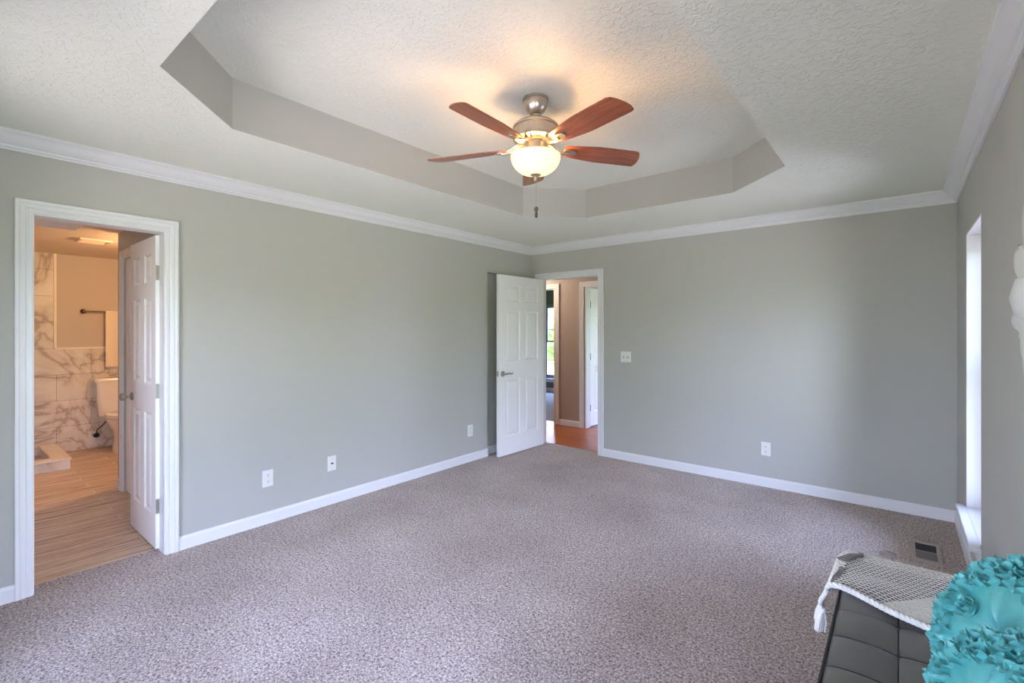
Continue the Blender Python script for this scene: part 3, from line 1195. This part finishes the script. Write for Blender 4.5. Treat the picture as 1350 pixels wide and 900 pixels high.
# blades
BLZ = -0.272
R0, R1 = 0.165, 0.632
for k in range(5):
    ang = R(56 + 72 * k)
    bm = B()
    n = 26
    topv, botv = [], []
    th = 0.0055
    prof_x = [R0 + (R1 - R0) * i / n for i in range(n + 1)]

    def halfw(x):
        t = (x - R0) / (R1 - R0)
        w_ = 0.044 + 0.028 * min(1, t / 0.45) ** 0.8
        if t < 0.04:
            w_ *= 0.75 + 0.25 * (t / 0.04) ** 0.5
        return w_

    out = []
    for x in prof_x:
        out.append((x, halfw(x)))
    # rounded slanted tip
    tip = [(R1 + 0.012, 0.066), (R1 + 0.019, 0.045), (R1 + 0.017, 0.015), (R1 + 0.009, -0.018), (R1 - 0.003, -0.044), (R1 - 0.016, -0.064)]
    lower = [(x, -halfw(x)) for x in prof_x[::-1] if x < R1 - 0.022]
    outline = out[:] + tip + lower
    # pitch about the blade axis
    pit = R(-13)

    def bp(x, y, z):
        return (x, y * math.cos(pit) - z * math.sin(pit), y * math.sin(pit) + z * math.cos(pit))
    tv = [bm.verts.new(bp(x, y, th / 2)) for x, y in outline]
    bv_ = [bm.verts.new(bp(x, y, -th / 2)) for x, y in outline]
    bm.faces.new(tv)
    bm.faces.new(bv_[::-1])
    for i in range(len(outline)):
        j = (i + 1) % len(outline)
        bm.faces.new((tv[i], tv[j], bv_[j], bv_[i]))
    o = obj('blade', bm, M['blade'], fan)
    o.location = (0, 0, BLZ)
    o.rotation_euler = (0, 0, ang)
    bm = B()
    # blade iron: arm from the motor, medallion under the blade
    add_tube(bm, [(0.075, 0, 0.026), (0.10, 0.002, 0.018), (0.13, 0.006, -0.006), (0.165, 0.004, -0.014), (0.20, 0, -0.011)], [0.012, 0.011, 0.010, 0.011, 0.010], 10)
    ring = []
    for s_ in (-0.011, -0.0045):
        ring.append([bm.verts.new(bp(0.205 + 0.042 * math.cos(2 * PI * q / 20), 0.026 * math.sin(2 * PI * q / 20), s_)) for q in range(20)])
    for q in range(20):
        bm.faces.new((ring[0][q], ring[0][(q + 1) % 20], ring[1][(q + 1) % 20], ring[1][q]))
    bm.faces.new(ring[0])
    bm.faces.new(ring[1])
    add_tube(bm, [(0.082, 0.03, 0.022), (0.115, 0.034, 0.006), (0.155, 0.024, -0.010), (0.19, 0.010, -0.010)], 0.006, 8)
    o = obj('blade_iron', bm, M['nickel'], fan, 40)
    o.location = (0, 0, BLZ)
    o.rotation_euler = (0, 0, ang)
# pull chain with fob
bm = B()
cz0 = zf - 0.035
for k in range(34):
    mt = Matrix.Translation((0.004 + 0.0007 * math.sin(k), 0, cz0 - k * 0.0042))
    bmesh.ops.create_icosphere(bm, subdivisions=1, radius=0.0019, matrix=mt)
add_tube(bm, [(0.004, 0, cz0), (0.004, 0, cz0 - 0.142)], 0.0008, 5)
ch = obj('pull_chain', bm, M['satin'], fan, 60)
bm = B()
add_lathe(bm, [(0.0, cz0 - 0.140), (0.009, cz0 - 0.144), (0.013, cz0 - 0.155), (0.009, cz0 - 0.166), (0.005, cz0 - 0.172), (0.009, cz0 - 0.180), (0.008, cz0 - 0.200), (0.0, cz0 - 0.206)], (0.004, 0, 0), 14)
obj('chain_fob', bm, M['fob'], ch, 40)
FAN_W = 7.0
for k in range(3):
    a = R(120 * k + 20)
    lamp('fan_bulb', (FX + 0.055 * math.cos(a), FY + 0.055 * math.sin(a), HT - 0.368), FAN_W, (1.0, 0.54, 0.25), 0.03)

# ------------------------------------------------------------------ wall plates
def rounded_plate(w, hgt, t=0.006):
    bm = B()
    rings = []
    for s, y in ((0, 0.0005), (0, t * 0.5), (0.004, t)):
        rings.append([bm.verts.new((sx * (w / 2 - s), -y, sz * (hgt / 2 - s))) for sx, sz in ((-1, -1), (1, -1), (1, 1), (-1, 1))])
    for a, b_ in zip(rings, rings[1:]):
        for k in range(4):
            bm.faces.new((a[k], a[(k + 1) % 4], b_[(k + 1) % 4], b_[k]))
    bm.faces.new(rings[0])
    bm.faces.new(rings[-1])
    return bm


def receptacle(root, z):
    bm = B()
    pts = []
    for k in range(24):
        a = 2 * PI * k / 24
        pts.append((max(-0.0165, min(0.0165, 0.0195 * math.cos(a))), max(-0.0145, min(0.0145, 0.0175 * math.sin(a)))))
    f_ = [bm.verts.new((x, -0.0085, z + q)) for x, q in pts]
    g_ = [bm.verts.new((x, -0.005, z + q)) for x, q in pts]
    bm.faces.new(f_)
    for k in range(24):
        bm.faces.new((f_[k], f_[(k + 1) % 24], g_[(k + 1) % 24], g_[k]))
    rc = obj('receptacle', bm, M['plastic'], root)
    bm = B()
    add_box(bm, -0.0080, -0.0052, -0.0092, -0.0084, z - 0.001, z + 0.009)
    add_box(bm, 0.0052, 0.0080, -0.0092, -0.0084, z - 0.001, z + 0.008)
    add_lathe(bm, [(0.0030, -0.0084), (0.0030, -0.0092)], (0, 0, z - 0.008), 10, 'y')
    obj('slots', bm, M['dark'], rc)


ox = thing('wall_outlet', 'white duplex outlet low on the left wall nearest the bathroom doorway', 'outlet', (0, 1.557, 0.328), R(90), 'duplex wall outlets')
obj('cover_plate', rounded_plate(0.078, 0.122), M['plastic'], ox)
receptacle(ox, 0.022)
receptacle(ox, -0.022)
dup(ox, (0, 3.672, 0.330), R(90), 'white duplex outlet on the left wall just before the open bedroom door')
dup(ox, (2.647, D, 0.340), 0, 'white duplex outlet low on the far wall, well right of the doorway')
cx_ = thing('cable_plate', 'white cable jack plate right of the nearest outlet on the left wall', 'wall plate', (0, 2.063, 0.328), R(90))
obj('cover_plate', rounded_plate(0.074, 0.120), M['plastic'], cx_)
bm = B()
add_box(bm, -0.010, 0.010, -0.0095, -0.005, -0.006, 0.006, 0.001)
add_lathe(bm, [(0.0045, -0.005), (0.0045, -0.014)], (0, 0, 0), 12, 'y')
obj('jack', bm, M['dark'], cx_, 40)
sw = thing('light_switch', 'white two-gang light switch on the far wall right of the doorway', 'light switch', (1.281, D, 1.122))
obj('cover_plate', rounded_plate(0.117, 0.115), M['plastic'], sw)
for sx in (-0.023, 0.023):
    bm = B()
    add_box(bm, sx - 0.006, sx + 0.006, -0.0072, -0.005, -0.013, 0.013)
    tg = obj('toggle_slot', bm, M['dark'], sw)
    bm = B()
    add_box(bm, sx - 0.0045, sx + 0.0045, -0.015, -0.0072, -0.002, 0.010, 0.0015)
    obj('toggle', bm, M['plastic'], tg)

# floor register
fr_ = thing('floor_register', 'grey metal floor register set in the carpet by the right wall', 'floor vent', (3.715, 4.00, 0.0))
bm = B()
for q in ((-0.075, 0.075, -0.175, -0.140), (-0.075, 0.075, 0.140, 0.175), (-0.075, -0.052, -0.14, 0.14), (0.052, 0.075, -0.14, 0.14)):
    add_box(bm, q[0], q[1], q[2], q[3], 0.0005, 0.008, 0.002)
add_box(bm, -0.052, 0.052, -0.006, 0.006, 0.001, 0.006)
obj('frame', bm, M['register_frame'], fr_)
for tilt, s0, s1 in ((1, -0.138, -0.008), (-1, 0.008, 0.138)):
    bm = B()
    for k in range(11):
        y = s0 + 0.006 + k * 0.0118
        vs = [(-0.051, y - 0.0045, 0.0035 - 0.0025 * tilt), (0.051, y - 0.0045, 0.0035 - 0.0025 * tilt), (0.051, y + 0.0045, 0.0035 + 0.0025 * tilt), (-0.051, y + 0.0045, 0.0035 + 0.0025 * tilt)]
        a_ = [bm.verts.new(p) for p in vs]
        b2 = [bm.verts.new((p[0], p[1], p[2] + 0.001)) for p in vs]
        bm.faces.new(a_)
        bm.faces.new(b2)
        for q in range(4):
            bm.faces.new((a_[q], a_[(q + 1) % 4], b2[(q + 1) % 4], b2[q]))
    obj('louver_bank', bm, M['register'], fr_)
bm = B()
add_box(bm, -0.0515, 0.0515, -0.139, 0.139, 0.0002, 0.0008)
obj('duct_opening', bm, M['black'], fr_)

# ------------------------------------------------------------------ bench
BX0, BX1 = 3.418, 3.892
BYA, BYB = 0.95, 2.42
BT = 0.478
bench = thing('tufted_bench', 'charcoal tufted upholstered bench along the right wall', 'bench', ((BX0 + BX1) / 2, (BYA + BYB) / 2, 0))
bcx, bcy = (BX0 + BX1) / 2, (BYA + BYB) / 2
SEAMX = [3.430, 3.583, 3.735, 3.882]
SEAMY = [BYA + 0.012, 1.095, 1.267, 1.440, 1.612, 1.784, 1.957, 2.130, 2.300, BYB - 0.012]


def cell(v, seams):
    for a, b_ in zip(seams, seams[1:]):
        if a <= v <= b_:
            return (v - a) / (b_ - a)
    return 0.0


bm = B()
nx, ny = 60, 180
grid = []
for i in range(nx + 1):
    row = []
    x = BX0 + (BX1 - BX0) * i / nx
    for j in range(ny + 1):
        y = BYA + (BYB - BYA) * j / ny
        sx_, sy_ = math.sin(PI * cell(x, SEAMX)), math.sin(PI * cell(y, SEAMY))
        sx_, sy_ = max(sx_, 0) ** 0.5, max(sy_, 0) ** 0.5
        # inner seams dip most where they cross
        z = BT - 0.020 + 0.026 * (0.35 * sx_ + 0.35 * sy_ + 0.30 * sx_ * sy_)
        ed = min(x - BX0, BX1 - x, y - BYA, BYB - y)
        z -= 0.010 * max(0, 1 - ed / 0.012) ** 2
        row.append(bm.verts.new((x - bcx, y - bcy, z)))
    grid.append(row)
for i in range(nx):
    for j in range(ny):
        bm.faces.new((grid[i][j], grid[i + 1][j], grid[i + 1][j + 1], grid[i][j + 1]))
low = [[None] * 0]
edge = [grid[i][0] for i in range(nx + 1)] + [grid[nx][j] for j in range(1, ny + 1)] + [grid[i][ny] for i in range(nx - 1, -1, -1)] + [grid[0][j] for j in range(ny - 1, 0, -1)]
lowv = [bm.verts.new((v_.co.x, v_.co.y, 0.365)) for v_ in edge]
for k in range(len(edge)):
    k2 = (k + 1) % len(edge)
    bm.faces.new((edge[k], edge[k2], lowv[k2], lowv[k]))
bm.faces.new(lowv)
obj('seat_cushion', bm, M['upholstery'], bench, 50)
bm = B()
zz = BT - 0.016
loop = [(BX0, BYA, zz), (BX0, BYB, zz), (BX1, BYB, zz), (BX1, BYA, zz), (BX0, BYA, zz)]
for p, q in zip(loop, loop[1:]):
    add_tube(bm, [(p[0] - bcx, p[1] - bcy, p[2]), (q[0] - bcx, q[1] - bcy, q[2])], 0.0045, 8)
for ysm in SEAMY[1:-1]:
    pts = []
    for i in range(41):
        x = SEAMX[0] + (SEAMX[-1] - SEAMX[0]) * i / 40
        sx_ = max(math.sin(PI * cell(x, SEAMX)), 0) ** 0.5
        pts.append((x - bcx, ysm - bcy, BT - 0.0200 + 0.026 * 0.35 * sx_ + 0.0012))
    add_tube(bm, pts, 0.0028, 6)
for xsm in SEAMX[1:-1]:
    pts = []
    for j in range(181):
        y = SEAMY[0] + (SEAMY[-1] - SEAMY[0]) * j / 180
        sy_ = max(math.sin(PI * cell(y, SEAMY)), 0) ** 0.5
        pts.append((xsm - bcx, y - bcy, BT - 0.0200 + 0.026 * 0.35 * sy_ + 0.0012))
    add_tube(bm, pts, 0.0028, 6)
obj('piping', bm, M['piping'], bench, 60)
bm = B()
add_box(bm, BX0 + 0.006 - bcx, BX1 - 0.006 - bcx, BYA + 0.006 - bcy, BYB - 0.006 - bcy, 0.20, 0.366, 0.006)
obj('apron', bm, M['upholstery'], bench)
for sx in (-1, 1):
    for sy in (-1, 1):
        bm = B()
        cx0, cy0 = sx * ((BX1 - BX0) / 2 - 0.05), sy * ((BYB - BYA) / 2 - 0.06)
        loft(bm, [[(cx0 + a * 0.016, cy0 + b_ * 0.016, 0.0) for a, b_ in ((1, 1), (-1, 1), (-1, -1), (1, -1))],
                  [(cx0 + a * 0.026, cy0 + b_ * 0.026, 0.201) for a, b_ in ((1, 1), (-1, 1), (-1, -1), (1, -1))]])
        obj('leg', bm, M['leg'], bench)

# ------------------------------------------------------------------ throw
BLK_A = R(-27)                                    # near edge runs down to the right in the photo
near0 = Vector((3.415, 2.050))                    # where the near edge meets the left side of the bench
ux = Vector((math.cos(BLK_A), math.sin(BLK_A)))   # along the near edge
uy = Vector((-ux.y, ux.x))                        # away from the camera


def drape(s, t, lift=0.0):
    """blanket coordinates -> point on / over the bench"""
    p = near0 + ux * s + uy * t
    x, y = p.x, p.y
    w_ = 0.005 * math.sin(9 * s + 14 * t) + 0.004 * math.sin(23 * s - 8 * t + 1.0)
    top = BT + 0.014 + lift
    rr = 0.024
    ov_x, ov_y = (BX0 - 0.004) - x, y - (BYB + 0.002)
    z = top + max(0, w_)
    dx = dy = 0.0
    fold = 0.0

    def roll(d_):
        if d_ <= 0:
            return 0.0, 0.0
        if d_ < rr * PI / 2:
            a = d_ / rr
            return rr * math.sin(a), rr * (1 - math.cos(a))
        return rr, rr + (d_ - rr * PI / 2)
    ox_, zx = roll(ov_x)
    oy_, zy = roll(ov_y)
    nxp, nyp = x, y
    if x > 3.82:
        nxp = 3.82 + 0.055 * (1 - math.exp(-(x - 3.82) / 0.055))
    wav = 0.012 * math.sin(38 * (s + 0.4 * t))
    if ov_x > 0:
        nxp = (BX0 - 0.004) - ox_ - lift - (0.026 + wav * 0.6) * min(1, ov_x / 0.12)
    if ov_y > 0:
        nyp = (BYB + 0.002) + oy_ + lift + (0.010 + wav) * min(1, ov_y / 0.12)
    z = top + max(0, w_) * (0 if (ov_x > 0 or ov_y > 0) else 1) - max(zx, zy) - 0.35 * min(zx, zy)
    if ov_x > 0 and ov_y > 0:
        k = min(zx, zy)
        nxp -= 0.25 * k
        nyp += 0.25 * k
    return Vector((nxp, nyp, z))


throw = thing('throw_blanket', 'cream open-knit throw with grey tassels draped over the bench end', 'throw blanket', (3.55, 2.2, 0.49))
TOFF = Vector((3.55, 2.2, 0.49))


def net(name, s0, s1, t0, t1, cs, r, lift, m, skew=0.0):
    ns, nt_ = int(round((s1 - s0) / cs)), int(round((t1 - t0) / cs))
    bm = B()
    g = []
    for i in range(ns + 1):
        row = []
        for j in range(nt_ + 1):
            s = s0 + (s1 - s0) * i / ns
            t = t0 + (t1 - t0) * j / nt_
            p = drape(s + skew * t, t, lift) - TOFF
            p.z += 0.0012 * ((i + j) % 2)
            row.append(bm.verts.new(p))
        g.append(row)
    for i in range(ns):
        for j in range(nt_):
            bm.faces.new((g[i][j], g[i + 1][j], g[i + 1][j + 1], g[i][j + 1]))
    o = obj(name, bm, m, throw)
    md = o.modifiers.new('wire', 'WIREFRAME')
    md.thickness = r
    md.use_even_offset = False
    md.use_replace = True
    return o


net('knit_net', -0.165, 0.50, 0.0, 0.50, 0.0165, 0.0042, 0.0, M['yarn'])
net('folded_layer', 0.13, 0.50, 0.016, 0.29, 0.0110, 0.0058, 0.010, M['yarn'], 0.25)
# thick crocheted near edge
bm = B()
for ph in (0, PI):
    pts = []
    for k in range(261):
        s = -0.16 + 0.665 * k / 260
        p = drape(s, 0.004, 0.004) - TOFF
        a = k * 0.55 + ph
        pts.append(p + Vector((0.3 * math.cos(a), math.cos(a), math.sin(a))) * 0.0048)
    add_tube(bm, pts, 0.0062, 7)
obj('hem', bm, M['white_yarn'], throw, 80)


def tassel(s, t, length, m, rad=0.013, lean=(0, 0)):
    top = drape(s, t, 0.004) - TOFF
    bm = B()
    rn = random.Random(int(1000 * (s + 2 * t + 9)))
    add_lathe(bm, [(0.0, 0.010), (rad * 0.6, 0.006), (rad * 0.72, -0.004), (rad * 0.5, -0.012)], top, 12)
    for k in range(26):
        a, q = rn.uniform(0, 2 * PI), math.sqrt(rn.random())
        e = Vector((math.cos(a) * q * rad, math.sin(a) * q * rad, -1.0 * length * rn.uniform(0.88, 1.0)))
        e.x += lean[0] * length
        e.y += lean[1] * length
        s_ = Vector((math.cos(a) * q * rad * 0.45, math.sin(a) * q * rad * 0.45, -0.008))
        md = (s_ + e) * 0.5 + Vector((math.cos(a), math.sin(a), 0)) * rad * 0.3 * q
        add_tube(bm, [top + s_, top + md, top + e], 0.0026, 5)
    return obj('tassel', bm, m, throw, 80)


def tassel_lying(p0, p1, m, rad=0.012):
    """tassel lying on the throw from p0 (knot) to p1 (loose ends)"""
    a0, a1 = Vector(p0) - TOFF, Vector(p1) - TOFF
    d = (a1 - a0).normalized()
    sd = d.cross(Vector((0, 0, 1))).normalized()
    upv = sd.cross(d)
    L = (a1 - a0).length
    rn = random.Random(int(p0[0] * 1000))
    bm = B()
    add_tube(bm, [a0, a0 + d * 0.006, a0 + d * 0.014, a0 + d * 0.02], [rad * 0.4, rad * 0.8, rad * 0.75, rad * 0.5], 10)
    for k in range(30):
        q, h_ = rn.uniform(-1, 1), rn.uniform(0, 1)
        e = a0 + d * L * rn.uniform(0.88, 1.0) + sd * q * rad * 1.3 + upv * h_ * rad * 0.5
        mid = a0 + d * L * 0.5 + sd * q * rad * 1.15 + upv * h_ * rad
        add_tube(bm, [a0 + d * 0.016 + sd * q * rad * 0.4 + upv * h_ * rad * 0.3, mid, e], 0.0024, 5)
    return obj('tassel', bm, m, throw, 80)


tassel(-0.168, 0.00, 0.085, M['white_yarn'], 0.017, (-0.10, -0.05))
tassel(-0.160, 0.03, 0.080, M['white_yarn'], 0.014, (-0.12, -0.05))
tassel_lying((3.470, 2.375, 0.508), (3.408, 2.262, 0.508), M['grey_yarn'], 0.013)
tassel_lying((3.414, 2.214, 0.500), (3.395, 2.060, 0.465), M['grey_yarn'], 0.013)
tassel_lying((3.520, 2.452, 0.505), (3.575, 2.462, 0.500), M['grey_yarn'], 0.012)

# ------------------------------------------------------------------ ruffled pillows
def pillow(label, loc, normal, radius, seed, rosette):
    """round cushion: rows of gathered ruffles round a smooth pleated face"""
    rn = random.Random(seed)
    root = thing('ruffled_pillow', label, 'pillow', loc, 0, 'teal ruffled pillows on the bench')
    n = Vector(normal).normalized()
    u = Vector((0, 0, 1))
    u = (u - n * u.dot(n)).normalized()
    s = u.cross(n).normalized()
    RB = radius - 0.045
    TH = 0.066

    def prof_h(q):
        return TH * max(0.0, 1 - q ** 2.8) ** 0.6

    def surf(q, a, side):
        return (s * math.cos(a) + u * math.sin(a)) * (q * RB) + n * (side * prof_h(q))
    bm = B()
    NA, NR = 120, 26
    for side in (1, -1):
        rings = []
        for i in range(NR + 1):
            q = math.sin(PI / 2 * i / NR)
            row = []
            for k in range(NA):
                a = 2 * PI * k / NA
                p = surf(q, a, side)
                if side > 0:
                    pl = 0.0030 * math.sin(6 * a + 2.0 * math.sin(2 * a + seed)) + 0.0016 * math.sin(13 * a + 1.5 * math.sin(3 * a))
                    p += n * pl * min(1, q * 4) * max(0, 1 - q * 0.8)
                    p -= n * 0.022 * math.exp(-(q / 0.14) ** 2)
                row.append(bm.verts.new(p))
            rings.append(row)
        for r0, r1 in zip(rings, rings[1:]):
            for k in range(NA):
                bm.faces.new((r0[k], r0[(k + 1) % NA], r1[(k + 1) % NA], r1[k]))
    bmesh.ops.remove_doubles(bm, verts=bm.verts, dist=0.0003)
    obj('cushion', bm, M['satin_teal'], root, 80)
    bm = B()

    def ribbon(q, side, h_, waves, amp, tilt, ph, a0=0.0, a1=2 * PI):
        """one gathered row of fabric round the cushion at radius fraction q"""
        cols = int(waves * 22 * (a1 - a0) / (2 * PI))
        rows = 4
        g = []
        for c in range(cols + 1):
            a = a0 + (a1 - a0) * c / cols
            rad = s * math.cos(a) + u * math.sin(a)
            tg = -s * math.sin(a) + u * math.cos(a)
            base = surf(q, a, side)
            out = (n * side * (1 - tilt) + rad * tilt).normalized()
            lat = (rad * (1 - tilt) - n * side * tilt).normalized()
            nz = noise.noise(Vector((math.cos(a) * 5, math.sin(a) * 5, q * 9 + ph + side)))
            nz2 = noise.noise(Vector((math.cos(a) * 13, math.sin(a) * 13, q * 7 + ph + 5)))
            f = waves * a + ph + 2.6 * nz
            row = []
            for r_ in range(rows + 1):
                y = r_ / rows
                am = amp * (0.25 + 0.75 * y) * (0.8 + 0.9 * nz2)
                p = base - out * 0.004 + out * (h_ * (0.85 + 0.6 * nz) * math.sin(1.25 * y) / 0.95)
                p += lat * (am * math.sin(f) + 0.30 * amp * y * math.sin(2.7 * f + 1.3))
                p += tg * (am * 0.50 * math.sin(2 * f + 0.6))
                p += out * (0.13 * h_ * y * math.sin(3.3 * f + ph)) + lat * (0.10 * amp * y * math.sin(6.1 * f + ph))
                row.append(bm.verts.new(p))
            g.append(row)
        for c in range(cols):
            for r_ in range(rows):
                bm.faces.new((g[c][r_], g[c + 1][r_], g[c + 1][r_ + 1], g[c][r_ + 1]))
    for side, q0, cnt in ((1, 0.60, 7), (-1, 0.45, 6)):
        for k in range(cnt):
            t = k / (cnt - 1)
            q = q0 + (0.985 - q0) * t ** 0.8
            ribbon(q, side, 0.027, 11 + 13 * q, 0.0165, 0.12 + 0.55 * t ** 2, rn.uniform(0, 6))
    for k in range(3):
        ribbon(0.998, 1 if k != 1 else -1, 0.030, 22 + 3 * k, 0.017, 0.72 + 0.12 * k, rn.uniform(0, 6))
    o = obj('ruffles', bm, M['ruffle'], root, 180)
    if rosette:
        bm = B()
        c0 = surf(rosette[0], rosette[1], 1)
        cols, turns = 150, 3.2
        g = []
        for c in range(cols + 1):
            t = c / cols
            a = 2 * PI * turns * t
            r_ = 0.003 + 0.022 * t
            rad = s * math.cos(a) + u * math.sin(a)
            row = []
            for y in (0.0, 0.35, 0.7, 1.0):
                w_ = 0.003 * math.sin(23 * t * turns + 2 * y) * y
                row.append(bm.verts.new(c0 + rad * (r_ + 0.007 * y * t + w_) + n * (0.022 * (1 - 0.45 * t) * y - 0.002 + 0.002 * math.sin(17 * t * turns) * y)))
            g.append(row)
        for c in range(cols):
            for y in range(3):
                bm.faces.new((g[c][y], g[c + 1][y], g[c + 1][y + 1], g[c][y + 1]))
        obj('rosette', bm, M['ruffle'], root, 180)
    return root


pillow('round teal ruffled pillow farther along the bench, beside the cream throw', (3.796, 1.560, 0.702), (-0.75, -0.45, 0.48), 0.225, 3, (0.40, R(172)))
pillow('round teal ruffled pillow nearest the camera, leaning in front of the other pillow', (3.754, 1.305, 0.664), (-0.75, -0.45, 0.48), 0.190, 8, None)

# ------------------------------------------------------------------ wall flower
wf = thing('wall_flower', 'white layered petal wall ornament hung on the right wall above the bench', 'wall decoration', (W, 1.835, 1.500))
rn = random.Random(11)


def wpetal(ang, r0, r1, wid, lift, name):
    bm = B()
    n1, n2 = 14, 8
    ca, sa = math.cos(ang), math.sin(ang)
    layers = []
    for off in (0, -0.006):
        g = []
        for i in range(n1 + 1):
            t = i / n1
            w_ = wid * (math.sin(PI * min(1, 0.10 + 0.90 * t)) ** 0.6 if t < 0.999 else 0.30)
            row = []
            for j in range(n2 + 1):
                q = j / n2 * 2 - 1
                r_ = r0 + (r1 - r0) * t - 0.03 * q * q * t
                x = -(0.010 + lift + 0.022 * math.sin(t * 2.4) + 0.012 * (1 - q * q) + 0.006 * math.sin(7 * q + 3 * t + ang)) + off * -1
                yy, zz = r_ * ca - w_ * q * sa, r_ * sa + w_ * q * ca
                row.append(bm.verts.new((x, yy, zz)))
            g.append(row)
        layers.append(g)
    for g in layers:
        for i in range(n1):
            for j in range(n2):
                f = bm.faces.new((g[i][j], g[i + 1][j], g[i + 1][j + 1], g[i][j + 1]))
                f.material_index = 1 if (j in (0, n2 - 1) or i == n1 - 1) and i > 3 else 0
    g0, g1 = layers
    rim0 = [g0[i][0] for i in range(n1 + 1)] + [g0[n1][j] for j in range(1, n2 + 1)] + [g0[i][n2] for i in range(n1 - 1, -1, -1)] + [g0[0][j] for j in range(n2 - 1, 0, -1)]
    rim1 = [g1[i][0] for i in range(n1 + 1)] + [g1[n1][j] for j in range(1, n2 + 1)] + [g1[i][n2] for i in range(n1 - 1, -1, -1)] + [g1[0][j] for j in range(n2 - 1, 0, -1)]
    for k in range(len(rim0)):
        k2 = (k + 1) % len(rim0)
        bm.faces.new((rim0[k], rim0[k2], rim1[k2], rim1[k])).material_index = 1
    obj(name, bm, [M['petal'], M['petal_edge']], wf, 70)


for k in range(6):
    wpetal(R(60 * k), 0.03, 0.335 if k % 3 == 0 else 0.365, 0.235, 0.0, 'petal')
for k in range(5):
    wpetal(R(50 + 72 * k), 0.02, 0.20, 0.100, 0.026, 'petal')
bm = B()
add_lathe(bm, [(0.07, -0.002), (0.075, -0.05), (0.05, -0.085), (0.0, -0.098)], seg=24, axis='x')
obj('flower_center', bm, M['petal'], wf, 60)
